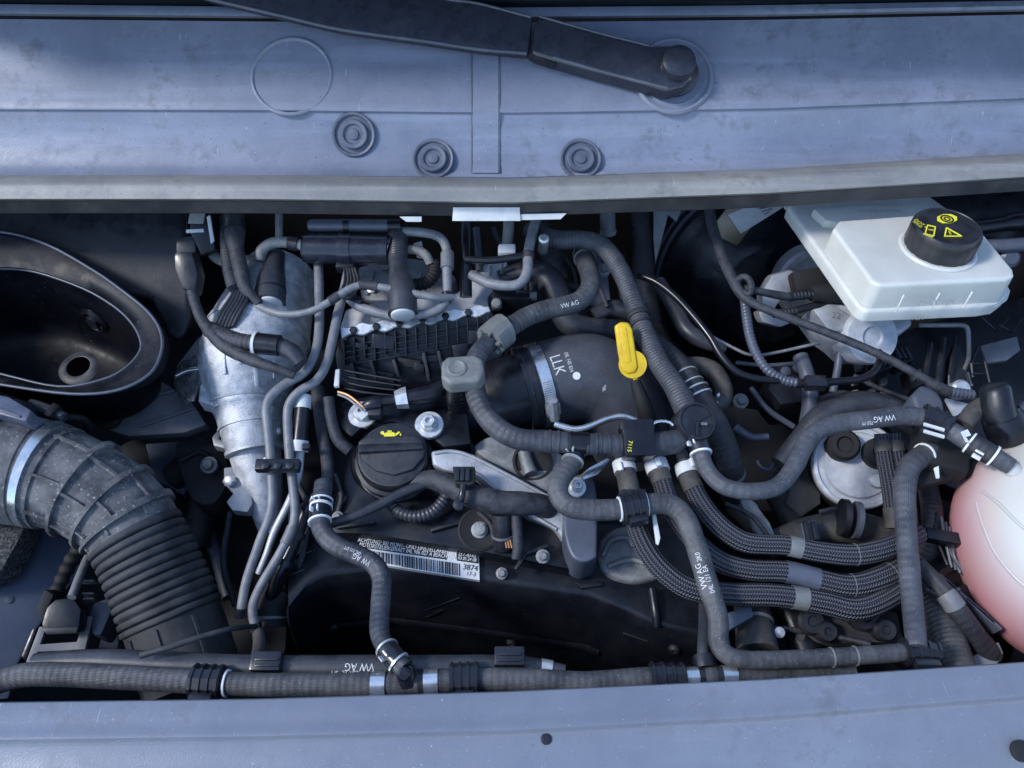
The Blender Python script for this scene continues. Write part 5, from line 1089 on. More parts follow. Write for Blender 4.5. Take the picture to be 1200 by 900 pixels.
tube('plug_body', [(950, 345, .012, 18), (958, 343, .012, 22), (976, 343, .012, 24), (990, 346, .010, 20)], 22, 'black_matte', parent=cb2, wob=0, sides=20); box('shroud', at(952, 328, .0), (.05, .025, .02), rot_axes((1, .2, 0), (0, -.4, .9)), 'black_matte', cb2, .005)
conduit('plug_conduit', [(925, 348, .012), (938, 346, .012), (952, 345, .012)], 11, 'dark_plastic', parent=cb2); conduit('plug_conduit', [(906, 368, .0), (920, 366, .0), (934, 364, .0)], 9, 'dark_plastic', parent=cb2)
tube('plug_lead', [(932, 364, .0, 9), (955, 358, .002, 9), (980, 352, .0, 8)], 9, 'black_satin', parent=cb2)

res = empty('brake_fluid_reservoir'); tag(res, 'white brake fluid reservoir with a black screw cap', 'reservoir')
TOPZ = .088; TP = (at(1100, 300, TOPZ), RN)
LOW = (TP[0] - RN * .030, RN)
slab('lower_tank', [(922, 241), (934, 236), (1082, 228), (1130, 262), (1160, 300), (1182, 338), (1180, 346), (1168, 355), (1150, 358), (1016, 364), (1006, 359)], LOW, .015, 'reservoir_white', res, .004, seg=3)
slab('seam', [(919, 241), (933, 234), (1083, 226), (1134, 262), (1163, 300), (1184, 341), (1181, 350), (1168, 359), (1150, 362), (1014, 368), (1003, 362)], (LOW[0] - RN * .005, RN), .003, 'reservoir_white', res, .001)
up = slab('upper_tank', [(976, 268), (984, 258), (1094, 250), (1130, 253), (1138, 256), (1188, 316), (1189, 323), (1180, 327), (1032, 334), (1022, 330)], TP, .031, 'reservoir_white', res, .006, draft=.012, seg=4)
slab('rear_step', [(952, 244), (1084, 234), (1098, 252), (980, 260), (968, 258)], (TP[0] - RN * .020, RN), .03, 'reservoir_white', res, .004)
cp2 = at(1100, 288, (TP[0] + RN * .004, RN))
lathe('filler_neck', cp2, RN, [(.039, -.012), (.039, -.003), (.037, -.001), (.0001, -.001)], 'reservoir_white', res, 44)
CPR = .0345
cap2 = lathe('screw_cap', cp2, RN, [(CPR * .97, -.002), (CPR, .0), (CPR, .018), (CPR * .985, .022), (CPR * .94, .0245), (CPR * .9, .025), (CPR * .88, .0242), (.0001, .0242)], 'dark_plastic', res, 72, rf=lambda th, h: 1 - (.025 if (math.cos(th * 14) > .86 and h < .02) else 0))
ct = (cp2 + RN * .0250, RN)
def ycap(pts, name='cap_mark', m='yellow_print', l=0): slab(name, pts, (ct[0] + RN * l, RN), .0006, m, cap2, 0)
n8 = [(1110 + 12.5 * math.cos(k * math.pi / 4 + .39), 256 + 5.6 * math.sin(k * math.pi / 4 + .39)) for k in range(8)]
ycap(n8)
ring_tab((1110, 256), .0052, .0066, (ct[0] + RN * .0008, RN), .0006, 'print_black', cap2, 'cap_mark', 20); ring_tab((1110, 256), .0022, .0034, (ct[0] + RN * .0008, RN), .0006, 'print_black', cap2, 'cap_mark', 16)
def outline_tri(P3, w_, name):
    for a, b in zip(P3, P3[1:] + P3[:1]):
        A, B = at(*a, ct), at(*b, ct); box(name, (A + B) / 2 + RN * .0002, ((B - A).length, w_, .0008), rot_axes(B - A, RN), 'yellow_print', cap2, 0)
outline_tri([(1109, 267), (1127, 277), (1107, 277)], .0013, 'cap_mark'); outline_tri([(1112, 271), (1114, 275)], .0014, 'cap_mark')
outline_tri([(1087, 264), (1096, 266), (1094, 277), (1084, 274)], .0012, 'cap_mark'); outline_tri([(1088, 269), (1094, 270)], .0016, 'cap_mark'); outline_tri([(1082, 274), (1093, 278)], .0014, 'cap_mark')
text_flat('DOT 4', at(1079, 262, (ct[0] + RN * .0006, RN)), (.35, -.75, 0), RN, .0068, 'yellow_print', cap2, xs=.8); text_flat('FMVSS', at(1075, 263, (ct[0] + RN * .0006, RN)), (.35, -.75, 0), RN, .005, 'yellow_print', cap2, xs=.8)
FN = Vector((.04, -.95, .25)).normalized()
fpl = plane(1095, 345, at(1095, 330, TP).z - .03, FN)
fx = at(1180, 327, TP) - at(1032, 334, TP)
c_f = at(1100, 338, TP); 
def on_front(u_, dz): return at(1032, 334, TP).lerp(at(1180, 327, TP), u_) - RN * dz + Vector((0, -.0072 - dz * .11, 0))
FN2 = fx.cross(RN).normalized(); FN2 = FN2 if FN2.y < 0 else -FN2
def fslab(u0, u1, d0, d1, m, name, lift=0): return prism(name, [on_front(u0, d0), on_front(u1, d0), on_front(u1, d1), on_front(u0, d1)], FN2, .001, m, res, 0)
text_flat('MAX >|<', on_front(.47, .016) + FN2 * .001, fx, FN2, .011, 'emboss', res, xs=.9)
for u_ in (.18, .46, .72): box('moulded_rib', on_front(u_, .016), (.0014, .0018, .022), rot_axes(fx, RN), 'reservoir_white', res, .0006)
lf = at(1016, 364, LOW).lerp(at(1150, 358, LOW), .5) - RN * .0105 + Vector((0, -.003, 0)); text_flat('MIN <', lf, fx, FN2, .008, 'emboss', res, xs=.9)
text_flat('LONGLIFE DOT 4', at(1030, 240, (TP[0] - RN * .0195, RN)), (1, .03, 0), RN, .007, 'emboss', res); text_flat('1K1 698 610 PA6', at(1030, 247, (TP[0] - RN * .0195, RN)), (1, .03, 0), RN, .007, 'emboss', res)

# harnesses round the booster
w1 = hose('wire_harness', [(830, 240, .02, 12), (836, 270, .022, 13), (846, 300, .025, 13), (858, 326, .028, 13), (870, 346, .03, 12), (888, 358, .03, 10), (920, 371, .03, 10), (960, 386, .03, 10), (1000, 402, .03, 10), (1040, 420, .03, 10), (1078, 441, .028, 10), (1100, 454, .026, 13), (1112, 459, .024, 13)], 11, 'tape', 'taped wire harness crossing the black booster diagonally', 'harness')
tube('branch', [(862, 330, .03, 9), (872, 324, .034, 8), (880, 332, .036, 8), (878, 345, .034, 8), (866, 340, .03, 7)], 8, 'tape', parent=w1); tube('branch', [(872, 338, .03, 9), (892, 342, .028, 9), (912, 346, .02, 10), (926, 348, .014, 9)], 9, 'tape', parent=w1)
conduit('conduit_end', [(1110, 458, .024), (1125, 461, .022), (1140, 463, .02)], 12, 'slate', parent=w1)
w2 = conduit('wire_conduit', [(872, 350, .012, 10), (875, 372, .010, 11), (879, 395, .006, 11), (887, 416, .002, 11), (900, 434, -.002, 11), (918, 445, -.006, 11), (935, 449, -.006, 11)], 11, 'slate'); tag(w2, 'ribbed grey conduit dropping below the taped harness', 'conduit')
tube('conduit_tail', [(933, 449, -.006, 11), (960, 450, -.006, 11), (980, 447, -.006, 9), (1005, 445, -.006, 9), (1022, 438, -.006, 9), (1031, 424, -.006, 9), (1030, 412, -.01, 8)], 10, 'black_satin', parent=w2); box('conduit_clip', at(955, 449, .004), (.022, .014, .012), None, 'clip_black', w2, .002)
w3 = hose('black_cable', [(748, 322, .005), (770, 331, .01), (792, 348, .012), (814, 372, .012), (832, 395, .01), (846, 418, .006), (864, 436, .002), (888, 444, -.002), (912, 446, -.006)], 8.5, 'black_gloss', 'glossy black cable curving below the booster', 'cable')
w4 = hose('brake_hose', [(772, 330, -.03, 16), (790, 360, -.03, 18), (806, 388, -.03, 20), (830, 402, -.032, 18), (850, 408, -.035, 12)], 18, 'rubber_smooth', 'dull grey brake hose left of the booster')
tag(tube('thin_rod', [(835, 395, -.01), (860, 408, -.01), (880, 416, -.012), (905, 414, -.02), (960, 402, -.02)], 4, 'dirty_alu', sides=8), 'thin bare rod below the booster', 'rod')
wp_ = slab('white_bracket', [(766, 246), (800, 243), (793, 260), (783, 252), (776, 280), (768, 310), (766, 280)], plane(780, 260, -.0, (0, -.7, .7)), .003, 'grey_plastic', None, .001); tag(wp_, 'white forked plastic piece beside the booster', 'bracket')
tag(tube('bulkhead_pipe', [(712, 240, -.0, 18), (712, 258, -.005, 18), (713, 275, -.02, 18)], 18, 'grey_plastic'), 'short grey pipe stub under the seal', 'pipe'); band(bpy.data.objects['bulkhead_pipe'], 713, 272, .003, .001, 'beige_hose', 'ring')
tag(tube('heater_pipe', [(748, 240, -.01, 24), (750, 262, -.02, 24), (752, 282, -.03, 24), (754, 330, -.05, 28), (760, 380, -.08, 30)], 26, 'rubber_dark', sides=18), 'dark heater pipe under the seal beside the white fork', 'pipe')
tag(tube('fluid_stub', [(938, 418, -.05, 18), (946, 440, -.05, 18), (950, 470, -.06, 20), (946, 500, -.08, 20)], 18, 'slate'), 'slate pipe stub below the conduit clip', 'pipe'); tag(tube('thin_pipe', [(985, 405, -.03, 9), (982, 430, -.04, 9), (976, 460, -.05, 9)], 9, 'slate'), 'thin slate pipe below the taped harness', 'pipe')

# right wall: mounting frames, pipes, lattice
wr = slab('side_wall', [(1030, 400), (1080, 380), (1260, 330), (1300, 560), (1180, 600), (1090, 560), (1040, 500)], -.14, .03, 'dark_plastic', None, .005); tag(wr, 'dark side wall behind the brake pipe', 'wall')
dm = lathe('wiper_motor', at(1150, 250, -.02), (0, -.6, .8), [(.075, -.06), (.075, -.01), (.068, .004), (.05, .012), (.03, .015), (.0001, .016)], 'black_gloss', None, 44); tag(dm, 'black domed housing behind the reservoir at the right', 'motor')
hp = tube('heater_tube', [(1128, 268, .02, 17), (1150, 266, .02, 17), (1178, 262, .02, 18), (1188, 260, .02, 22), (1240, 256, .02, 24)], 17, 'black_satin', wob=0); tag(hp, 'black tube stub right of the reservoir cap', 'tube')
hp2 = tube('heater_tube', [(1140, 298, .01, 12), (1156, 288, .012, 14), (1176, 288, .014, 16), (1240, 284, .014, 18)], 14, 'slate', wob=0); tag(hp2, 'slate tube stub below the black stub right of the reservoir', 'tube')
lathe('grommet', at(1182, 302, .0), (0, -.6, .8), [(.012, -.01), (.012, .004), (.008, .007), (.0001, .007)], 'slate', hp2, 20)
gp_ = slab('grey_plate', [(1149, 405), (1192, 394), (1196, 410), (1180, 422), (1156, 425)], -.06, .004, 'grey_plastic', None, .001); tag(gp_, 'pale grey plate on the side wall under the reservoir', 'plate')
fr = empty('support_frame'); tag(fr, 'black open support frame beside the round tank connector', 'frame')
for a, b, w_ in (((1120, 395), (1112, 440), 3), ((1112, 440), (1112, 455), 3), ((1146, 406), (1138, 426), 3), ((1138, 426), (1140, 442), 3), ((1140, 426), (1154, 426), 3), ((1140, 438), (1154, 438), 3), ((1154, 424), (1160, 450), 3), ((1134, 436), (1138, 450), 3), ((1105, 396), (1098, 455), 8), ((1090, 402), (1084, 440), 7), ((1170, 380), (1186, 390), 3), ((1186, 390), (1198, 372), 3), ((1150, 372), (1168, 388), 3), ((1168, 388), (1182, 372), 3)):
    tube('strut', [(*a, -.03, w_), (*b, -.035, w_)], w_, 'dark_plastic', parent=fr, sides=6, wob=0)
slab('web', [(1112, 420), (1120, 400), (1134, 420), (1132, 440), (1138, 455), (1110, 462)], -.045, .01, 'dark_plastic', fr, .002)
for k in range(9):
    x, y = 1000 + (k % 3) * 16 + rng.uniform(-3, 3), 425 + (k // 3) * 16 + rng.uniform(-3, 3); slab('grille_block', [(x, y), (x + 9, y - 2), (x + 10, y + 7), (x + 2, y + 9)], -.10, .008, 'grey_plastic', wr, .002)
slab_b = slab('relay_cover', [(1068, 462), (1080, 450), (1096, 452), (1106, 470), (1108, 486), (1076, 482)], -.0, .03, 'slate', None, .005, seg=3); tag(slab_b, 'slate relay cover above the tank hose clip', 'relay')
slab('alloy_plate', [(1108, 466), (1140, 474), (1120, 488)], .0, .004, 'pale_metal', slab_b, .001); lathe('stud', at(1126, 456, .01), (0, -.3, 1), [(.010, -.01), (.010, .002), (.007, .005), (.0001, .005)], 'zinc', slab_b, 14)
tcn = empty('tank_connector'); tag(tcn, 'black round elbow connector seated above the white tank', 'connector')
tube('top', [(1166, 450, .075, 26), (1167, 456, .072, 34), (1170, 478, .065, 36), (1173, 488, .06, 36)], 34, 'black_satin', parent=tcn, wob=0, sides=32, dome=False); tube('socket', [(1172, 484, .055, 42), (1178, 496, .05, 48), (1184, 512, .04, 46)], 46, 'black_satin', parent=tcn, wob=0, sides=32)
tube('inlet', [(1130, 500, .05, 20), (1140, 484, .052, 22), (1152, 474, .055, 20)], 20, 'brown_dust', parent=tcn); tube('side_arm', [(1185, 488, .05, 24), (1210, 480, .05, 26)], 24, 'slate', parent=tcn)

# white coolant expansion tank, real ellipsoid with moulded seam and ribs
tk = empty('coolant_tank'); tag(tk, 'white plastic coolant tank with pink coolant showing low down', 'coolant tank')
tc_ = at(1270, 640, -.005)
bm = bmesh.new(); bmesh.ops.create_uvsphere(bm, u_segments=64, v_segments=40, radius=1)
for v in bm.verts:
    x, y, z = v.co; e = .92
    f = lambda a: math.copysign(abs(a) ** e, a)
    v.co = tc_ + Vector((f(x) * .110, f(y) * .118, f(z) * .100))
bm_obj('tank_shell', bm, 'tank_white', tk, 60)
def tank_pt(px, py, lift=0):
    d = ray(px, py); lo, hi = .2, None; t = .3
    while t < 1.4:
        p = CAM + d * t; q = p - tc_; 
        if (abs(q.x) / .110) ** (2 / .92) + (abs(q.y) / .118) ** (2 / .92) + (abs(q.z) / .100) ** (2 / .92) < 1: return p - d.normalized() * lift
        t += .0005
    return None
P_ = [tank_pt(x, y) for x, y in ((1144, 588), (1152, 615), (1165, 645), (1182, 668), (1198, 684), (1215, 696))]; P_ = [p for p in P_ if p]
def pts_tube(name, P, r, m, par):
    S_ = catmull([[p.x, p.y, p.z, r] for p in P], 8); out = []; s = 0
    for k, a in enumerate(S_):
        if k: s += (Vector(a[:3]) - Vector(S_[k - 1][:3])).length
        out.append([Vector(a[:3]), a[3], s])
    return sweep_mesh(name, frames(out), m, par, 8)
pts_tube('seam', P_, .0016, 'tank_white', tk)
P_ = [tank_pt(x, y) for x, y in ((1150, 575), (1170, 590), (1192, 612), (1215, 630))]; P_ = [p for p in P_ if p]; pts_tube('seam', P_, .0014, 'tank_white', tk)
def ell(h, g=0):      # ring round the tank shell at a height
    k = (1 - (abs(h) / .100) ** (2 / .92)) ** (.46); n = 64; f = lambda a: math.copysign(abs(a) ** .92, a)
    return [tc_ + Vector((f(math.cos(2 * math.pi * i / n)) * (.110 * k + g), f(math.sin(2 * math.pi * i / n)) * (.118 * k + g), h)) for i in range(n)]
lathe('screw_cap', tc_ + Vector((.02, .03, .088)), (0, 0, 1), [(.032, -.01), (.032, .022), (.030, .026), (.0001, .027)], 'dark_plastic', tk, 40, rf=lambda th, h: 1 - (.03 if math.cos(th * 16) > .8 else 0))
tube('nozzle', [(1160, 532, .058, 17), (1180, 546, .056, 18), (1200, 560, .05, 20)], 17, 'tank_white', parent=tk, wob=0)

# fuel filter disc
fd = at(1006, 545, -.07); fn_ = Vector((-.15, -.35, .92)).normalized()
ff = lathe('fuel_filter', fd, fn_, [(.045, -.09), (.045, -.012), (.048, -.010), (.048, -.002), (.0465, 0), (.043, .0005), (.042, -.0025), (.037, -.0025), (.035, .0015), (.0001, .002)], 'pale_metal', None, 56); tag(ff, 'bright round fuel filter lid below the printed tank hose', 'fuel filter')
lathe('canister', fd - fn_ * .014, fn_, [(.047, -.10), (.047, 0), (.0001, 0)], 'black_matte', ff, 40)
for x, y in ((988, 522), (1030, 531)): lathe('port', at(x, y, -.055), fn_, [(.017, -.02), (.017, .006), (.014, .010), (.009, .010), (.008, .006), (.0001, .006)], 'black_matte', ff, 24)
lathe('stud', at(1028, 563, -.066), fn_, [(.008, -.004), (.007, .002), (.003, .003), (.0001, .003)], 'pale_metal', ff, 16)
for k, (x0, x1) in enumerate(((1034, 1042), (1048, 1058))):
    pp_ = tube('filter_line', [(x0, 508, .0, 18), (x0 + 3, 535, -.01, 19), (x1 + 2, 575, -.02, 20), (x1 + 6, 612, -.03, 20)], 19, 'braid', rf=ridge, sides=28); tag(pp_, ('dark braided line crossing the bright filter lid', 'dark braided line hidden behind the upright ribbed hose')[k], 'line')
    band(pp_, x0 + 1, 520, .012, .001, 'brown_dust', 'sleeve'); band(pp_, x1 + 4, 605, .02, .001, 'brown_dust', 'sleeve')
hh = hose('coolant_hose', [(1085, 560, -.05, 22), (1092, 600, -.04, 24), (1090, 640, -.05, 24), (1078, 670, -.07, 22)], 23, 'brown_hose', 'brown hose half hidden right of the upright hose')
hose('coolant_hose', [(900, 640, -.09, 30), (950, 622, -.08, 34), (1000, 618, -.07, 38), (1050, 630, -.08, 36)], 34, 'brown_dust', 'dusty dark pipe behind the braided hoses')
tag(tube('lower_pipe', [(1050, 655, -.03, 28), (1078, 690, -.03, 34), (1105, 735, -.02, 38), (1125, 790, -.01, 40)], 36, 'brown_hose', sides=22), 'wide brown lower hose slanting to the front panel', 'hose')
tag(tube('pump_hose', [(1075, 660, -.0, 18), (1092, 678, -.0, 20), (1115, 705, .0, 22), (1135, 735, -.01, 26), (1160, 770, -.03, 30)], 22, 'rubber_dark', sides=18), 'dark clamped hose in front of the tank bottom', 'hose')
ph = bpy.data.objects['pump_hose']; band(ph, 1115, 706, .014, .001, 'grey_plastic', 'sleeve'); 
pm = lathe('water_pump', at(1130, 730, -.06), (.3, -.3, .9), [(.06, -.05), (.06, .0), (.056, .006), (.05, .006), (.048, .002), (.038, .002), (.036, .012), (.02, .016), (.0001, .016)], 'black_satin', None, 40); tag(pm, 'black ribbed water pump partly under the pink tank', 'pump')
for k in range(6): box('fin', at(1112 + k * 8, 690 + k * 7, -.02), (.003, .03, .016), rot_axes((1, .8, 0), (0, 0, 1)), 'slate', pm, .0006)
tag(slab('grey_shelf', [(1138, 770), (1170, 752), (1176, 765), (1165, 785), (1140, 790)], -.02, .004, 'grey_plastic', None, .001), 'small grey shelf under the pink tank', 'shelf')
for nm, pts, wd_, m_, lb in (
 ('thermostat_pipe', [(880, 705, -.04, 40), (884, 735, -.035, 44), (888, 765, -.03, 50)], 44, 'brown_dust', 'dusty brown thermostat pipe below the braided hoses'),
 ('pump_elbow', [(922, 712, -.06, 32), (935, 740, -.06, 36), (945, 765, -.06, 40)], 34, 'black_satin', 'dark satin elbow below the braided hoses'),
 ('pump_elbow', [(985, 725, -.06, 30), (1000, 745, -.06, 30), (1020, 735, -.06, 28)], 30, 'black_matte', 'matte black elbow right of the satin elbow')): tag(tube(nm, pts, wd_, m_, sides=24), lb, 'pipe')
band(bpy.data.objects['thermostat_pipe'], 885, 728, .003, .001, 'zinc', 'ring'); slab('lug', [(852, 718), (880, 708), (884, 722), (856, 738)], -.008, .01, 'slate', bpy.data.objects['thermostat_pipe'], .002)
lathe('screw', at(913, 741, -.03), (0, -.3, 1), [(.005, -.01), (.005, .002), (.0001, .003)], 'zinc', bpy.data.objects['thermostat_pipe'], 10)
# deep clutter on the right
for nm, pts, wd_, m_, lb, cat in (
 ('deep_pipe', [(860, 590, -.12), (880, 610, -.12), (900, 640, -.13)], 26, 'dusty_dark', 'dark pipe deep under the upper braided hose', 'pipe'),
 ('deep_pipe', [(905, 560, -.13), (925, 600, -.13), (940, 640, -.13)], 36, 'bay_dark', 'broad dark pipe deep left of the filter', 'pipe'),
 ('deep_wire', [(880, 455, -.09), (900, 480, -.09), (930, 500, -.1)], 7, 'slate', 'short slate wire deep under the conduit', 'wire'),
 ('deep_wire', [(862, 425, -.08), (900, 428, -.08), (940, 425, -.08)], 5, 'slate', 'thin straight wire deep under the booster', 'wire')): tag(tube(nm, pts, wd_, m_), lb, cat)
ab_ = slab('abs_block', [(905, 425), (945, 420), (956, 436), (948, 470), (915, 474), (900, 455)], -.08, .05, 'black_satin', None, .005); tag(ab_, 'black valve block deep below the booster', 'block')
for x, y in ((920, 436), (934, 432), (926, 448)): lathe('port', at(x, y, -.079), (0, -.2, 1), [(.006, -.004), (.006, .004), (.003, .005), (.0001, .005)], 'slate', ab_, 12)
tag(slab('gearbox_cover', [(840, 470), (900, 480), (950, 520), (950, 600), (880, 600), (850, 560)], -.20, .05, 'bay_dark', None, .01), 'dark gearbox cover deep behind the tank hose', 'cover')

# ================================================================== SMALL THINGS IN THE GAPS
WL = ['behind the ribbed hose arch', 'under the printed hose with the grey collar', 'left of the dark heater pipe', 'behind the lower half of the paired grey hoses', 'left of the oil filler cap', 'under the heat shield cone', 'below the S bend of the tank hose', 'just below the fuel filter lid', 'below the taped harness on the side wall', 'behind the front end of the looping hose', 'beside the pink tank flank', 'right of the small screw on the head cover']
def wires(label, cat, group, items, m_):
    for (pts, wd_), l_ in zip(items, WL): tag(tube(cat.replace(' ', '_'), pts, wd_, m_, sides=8), 'thin dark wire ' + l_, cat, group)
wires('thin dark wire running deep between the hoses', 'thin wire', 'thin dark wires deep in the bay', [
 ([(690, 300, -.03), (700, 330, -.03), (712, 360, -.035)], 5), ([(660, 300, -.03), (672, 320, -.04), (676, 345, -.05)], 6), ([(730, 300, -.05), (728, 340, -.05), (736, 370, -.06)], 7),
 ([(346, 560, -.05), (362, 600, -.06), (352, 660, -.07), (340, 700, -.08)], 7), ([(392, 555, -.03), (400, 580, -.04), (396, 600, -.045)], 6), ([(270, 600, -.12), (262, 660, -.13), (276, 710, -.14)], 8),
 ([(850, 590, -.05), (880, 604, -.05), (900, 628, -.05)], 6), ([(960, 600, -.06), (985, 596, -.055), (1010, 606, -.06)], 6), ([(1000, 440, -.06), (1030, 455, -.06), (1070, 470, -.06)], 6),
 ([(900, 735, -.04), (960, 742, -.04), (1020, 755, -.03)], 7), ([(1085, 690, -.0), (1108, 700, .0), (1124, 690, -.0)], 5), ([(560, 600, -.04), (575, 615, -.042), (580, 640, -.044)], 6)], 'tape')
def bolts(items):
    for x, y, z, r_, lb in items:
        tag(lathe('small_bolt', at(x, y, z), (0, -.3, 1), [(r_, -.006), (r_, .001), (r_ * .6, .0015), (r_ * .6, .006), (r_ * .5, .007), (.0001, .007)], 'dirty_alu', None, 12), lb, 'bolt')
bolts([(588, 672, -.060, .006, 'small dull bolt just right of the barcode sticker'), (636, 652, -.042, .007, 'small dull bolt on the head cover by the sensor plug'), (396, 606, -.044, .006, 'small dull bolt under the thin hose by the oil cap'),
 (708, 316, -.02, .008, 'dull bolt behind the ribbed hose near the seal'), (868, 470, -.08, .009, 'dull bolt deep right of the bent brown hose'), (880, 596, -.08, .008, 'dull bolt deep above the uppermost braided hose'),
 (1020, 470, -.09, .008, 'dull bolt on the side wall grille'), (245, 545, -.12, .010, 'dull bolt left of the heat shield cone'), (838, 745, -.0, .007, 'dull bolt beside the printed looping hose near the front')])
def plate(name, lb, cat, out, z, th, m_, bev=.002, **k): return tag(slab(name, out, z, th, m_, None, bev, **k), lb, cat)
p1 = plate('valve_bracket', 'dark stamped bracket behind the ribbed hose and dipstick', 'bracket', [(676, 300), (700, 296), (712, 318), (716, 352), (700, 366), (684, 350), (690, 330)], -.05, .006, 'slate')
lathe('bracket_hole', at(700, 318, -.0495), (0, 0, 1), [(.007, -.002), (.007, .001), (.005, .0012), (.0045, -.001), (.0001, -.001)], 'black_matte', p1, 16)
p2 = plate('pipe_bracket', 'bent steel bracket deep under the tank hose', 'bracket', [(862, 576), (878, 580), (902, 612), (914, 640), (900, 642), (884, 620)], -.06, .005, 'dirty_alu')
p3 = plate('filter_bracket', 'dark bracket with a hook left of the fuel filter', 'bracket', [(905, 540), (935, 520), (960, 545), (962, 590), (940, 605), (920, 590), (930, 560)], -.11, .008, 'dusty_dark')
tube('hook', [(888, 540, -.09, 5), (892, 548, -.09, 5), (902, 550, -.09, 5), (908, 540, -.09, 5)], 5, 'slate', parent=p3, sides=8)
p4 = plate('cable_tray', 'black cable tray beside the paired grey hoses', 'tray', [(352, 600), (378, 585), (392, 600), (372, 650), (352, 690), (336, 690), (345, 640)], -.075, .02, 'dark_plastic')
for k in range(4): box('tray_rib', at(372 - k * 9, 606 + k * 22, -.07), (.022, .003, .006), rot_axes((1, .35, 0), (0, 0, 1)), 'black_satin', p4, .0008)
p5 = plate('pipe_clamp', 'ribbed black clamp behind the braided hoses', 'clamp', [(938, 612), (956, 608), (962, 632), (944, 638)], -.045, .012, 'slate')
for k in range(2): box('clamp_rib', at(945 + k * 9, 622, -.043), (.004, .02, .005), None, 'dark_plastic', p5, .001)
tag(tube('pipe_ring', [(985, 606, -.045, 44), (992, 607, -.045, 44)], 44, 'dark_plastic', sides=24, wob=0), 'dark ring round the dusty pipe behind the braided hoses', 'ring')
tag(tube('pipe_ring', [(1000, 609, -.045, 44), (1006, 610, -.045, 44)], 44, 'slate', sides=24, wob=0), 'slate ring round the dusty pipe behind the braided hoses', 'ring')
p6 = plate('gearbox_mount', 'dull cast mount left of the heat shield cone', 'mount', [(205, 520), (235, 512), (262, 530), (268, 560), (250, 590), (225, 585), (212, 555)], -.14, .03, 'dusty_dark', .006, smooth=True)
plane_tube('mount_rib', [(212, 540), (236, 530), (258, 548)], 6, 'dusty_dark', plane(235, 545, -.138, (0, 0, 1)), p6)
p7 = plate('subframe_plate', 'dark blue plate deep between bellows and heat shield', 'plate', [(170, 520), (222, 516), (232, 556), (215, 580), (180, 560)], -.20, .01, 'paint_blue')
for i, (x, y) in enumerate(((1022, 412), (1046, 404), (1062, 430))):
    b_ = plate('relay_socket', ('dark relay socket under the master cylinder', 'dark relay socket left of the open frame', 'dark relay socket above the slate relay cover')[i], 'socket', [(x, y), (x + 20, y - 6), (x + 26, y + 18), (x + 6, y + 26)], -.07, .02, 'dark_plastic', .003)
    for k in range(3): box('socket_rib', at(x + 6 + k * 6, y + 10, -.068), (.003, .016, .005), rot_axes((1, .2, 0), (0, 0, 1)), 'slate', b_, .0006)
wv = empty('corner_wiring'); tag(wv, 'tangled dark wires on the side wall right of the upright hose', 'wiring')
for k in range(6):
    x = 1098 + k * 5; tube('wire', [(x, 600 + k * 6, -.03, 4), (x + 6 * math.sin(k), 630 + k * 4, -.03, 4), (x + 12, 662 + k * 3, -.035, 4)], 4, 'slate' if k % 2 else 'dark_plastic', parent=wv, sides=6)
box('wire_comb', at(1115, 632, -.02), (.05, .012, .012), rot_axes((1, -.2, 0), (0, 0, 1)), 'black_satin', wv, .002)

# top centre: cover plate, pipes and plugs behind the ribbed intake
p8 = plate('cooler_cover', 'grey beige metal cover under the loops of vacuum hose', 'cover', [(418, 312), (470, 300), (520, 306), (536, 326), (520, 346), (470, 352), (424, 352)], -.03, .03, 'dirty_alu', .006)
for x, y in ((436, 340), (512, 318), (452, 312)): lathe('cover_bolt', at(x, y, -.0295), (0, -.2, 1), [(.006, -.003), (.006, .004), (.004, .005), (.0001, .005)], 'zinc', p8, 6)
for k in range(3): plane_tube('cover_rib', [(430 + k * 28, 346), (438 + k * 28, 318)], 4, 'dirty_alu', plane(470, 330, -.029, (0, 0, 1)), p8)
for nm, pts, wd_, m_, lb, cat in (
 ('steel_line', [(558, 268, .0), (560, 290, -.005), (562, 318, -.01)], 9, 'slate', 'upright slate pipe right of the vertical black boot hose', 'pipe'),
 ('return_line', [(578, 268, -.01), (586, 284, -.01), (604, 290, -.01)], 8, 'tape', 'short taped return line under the wide paper tape', 'line'),
 ('return_line', [(638, 330, -.03), (676, 338, -.04), (690, 352, -.05)], 9, 'rubber_dark', 'dark return line under the hose with the grey collar', 'line'),
 ('heater_hose', [(694, 372, -.05, 20), (716, 362, -.05, 22), (740, 366, -.05, 22), (752, 380, -.06, 20)], 21, 'rubber_smooth', 'short dim heater hose just above the yellow dipstick', 'hose'),
 ('vent_pipe', [(862, 500, -.07, 9), (880, 512, -.07, 9), (900, 512, -.07, 9)], 9, 'slate', 'short slate vent pipe deep above the tank hose bend', 'pipe'),
 ('vent_pipe', [(960, 470, -.05, 10), (985, 462, -.05, 10), (1008, 468, -.05, 10)], 10, 'dusty_dark', 'dusty vent pipe deep above the dim arching hose', 'pipe')): tag(tube(nm, pts, wd_, m_), lb, cat)
pl9 = empty('injector_plug'); tag(pl9, 'black ribbed injector plug with pale latch beside the grey knob', 'plug')
for k in range(4): box('plug_rib', at(604 + k * 6, 336 + k, .004), (.004, .014, .012), None, 'dark_plastic', pl9, .001)
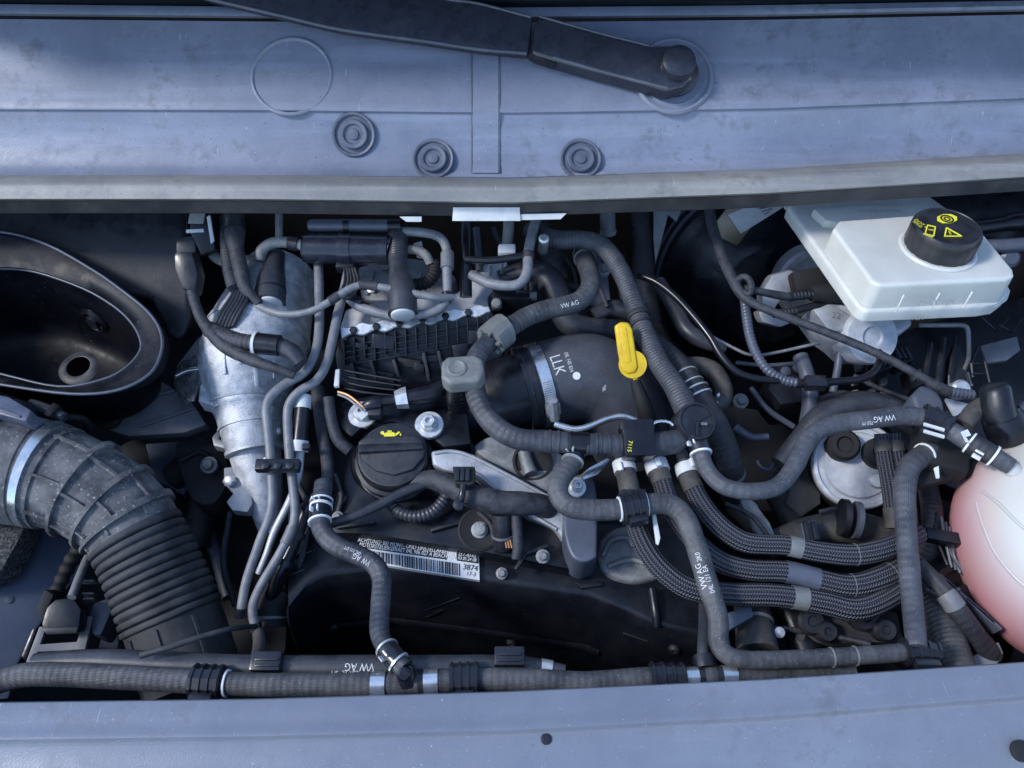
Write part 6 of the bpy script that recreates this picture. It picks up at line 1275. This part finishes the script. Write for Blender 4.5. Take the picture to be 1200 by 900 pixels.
box('plug_body', at(613, 340, -.004), (.034, .016, .014), None, 'black_satin', pl9, .002); box('latch', at(625, 347, .004), (.008, .008, .006), None, 'grey_cap', pl9, .001)
# booster edge bands
for i, (r_, h_) in enumerate(((.1445, -.020), (.1435, -.045))): lathe('edge_band', bc_ + bn_ * h_, bn_, [(r_, -.004), (r_ + .001, 0), (r_, .004), (r_ - .004, .004), (r_ - .004, -.004)], 'slate', bo, 72)
# fuel pump corner, lower right
fpc = empty('valve_cluster'); tag(fpc, 'dark valve cluster under the lowest braided hose', 'valve')
for x, y, r_ in ((950, 728, .013), (968, 740, .010), (1012, 722, .014), (1036, 738, .011)): lathe('valve_cap', at(x, y, -.035), (0, -.3, 1), [(r_, -.03), (r_, .003), (r_ * .8, .006), (r_ * .4, .006), (r_ * .35, .003), (.0001, .003)], 'dark_plastic', fpc, 18)
box('valve_base', at(990, 738, -.055), (.10, .03, .02), None, 'dusty_dark', fpc, .004)
# front face details of the timing cover
for i, (a, b) in enumerate((((497, 716), (540, 700)), ((500, 722), (528, 712)), ((730, 742), (760, 752)))):
    A, na = surf(ec, *a); B, nb = surf(ec, *b); box('moulded_line', (A + B) / 2, ((B - A).length, .0022, .002), rot_axes(B - A, na), 'cover_black', ec, .0006)
for x, y in ((392, 735), (600, 752), (790, 760)):
    A, na = surf(ec, x, y); lathe('cover_screw', A, na, [(.006, -.003), (.006, .002), (.004, .004), (.002, .004), (.0018, .002), (.0001, .002)], 'dark_plastic', ec, 12)

# ================================================================== origins at each thing's base
def settle(root):
    fam = [root] + list(root.children_recursive); pts = []
    for o in fam:
        if o.type == 'MESH': pts += [v.co for v in o.data.vertices]
    if not pts: return
    lo = [min(p[i] for p in pts) for i in range(3)]; hi = [max(p[i] for p in pts) for i in range(3)]
    base = Vector(((lo[0] + hi[0]) / 2, (lo[1] + hi[1]) / 2, lo[2])); done = set()
    for o in fam:
        if o.type == 'MESH' and o.data.name not in done:
            done.add(o.data.name); o.data.transform(Matrix.Translation(-base))
    root.location = base
for o in list(scene.objects):
    if o.parent is None and o.type in ('MESH', 'EMPTY'): settle(o)
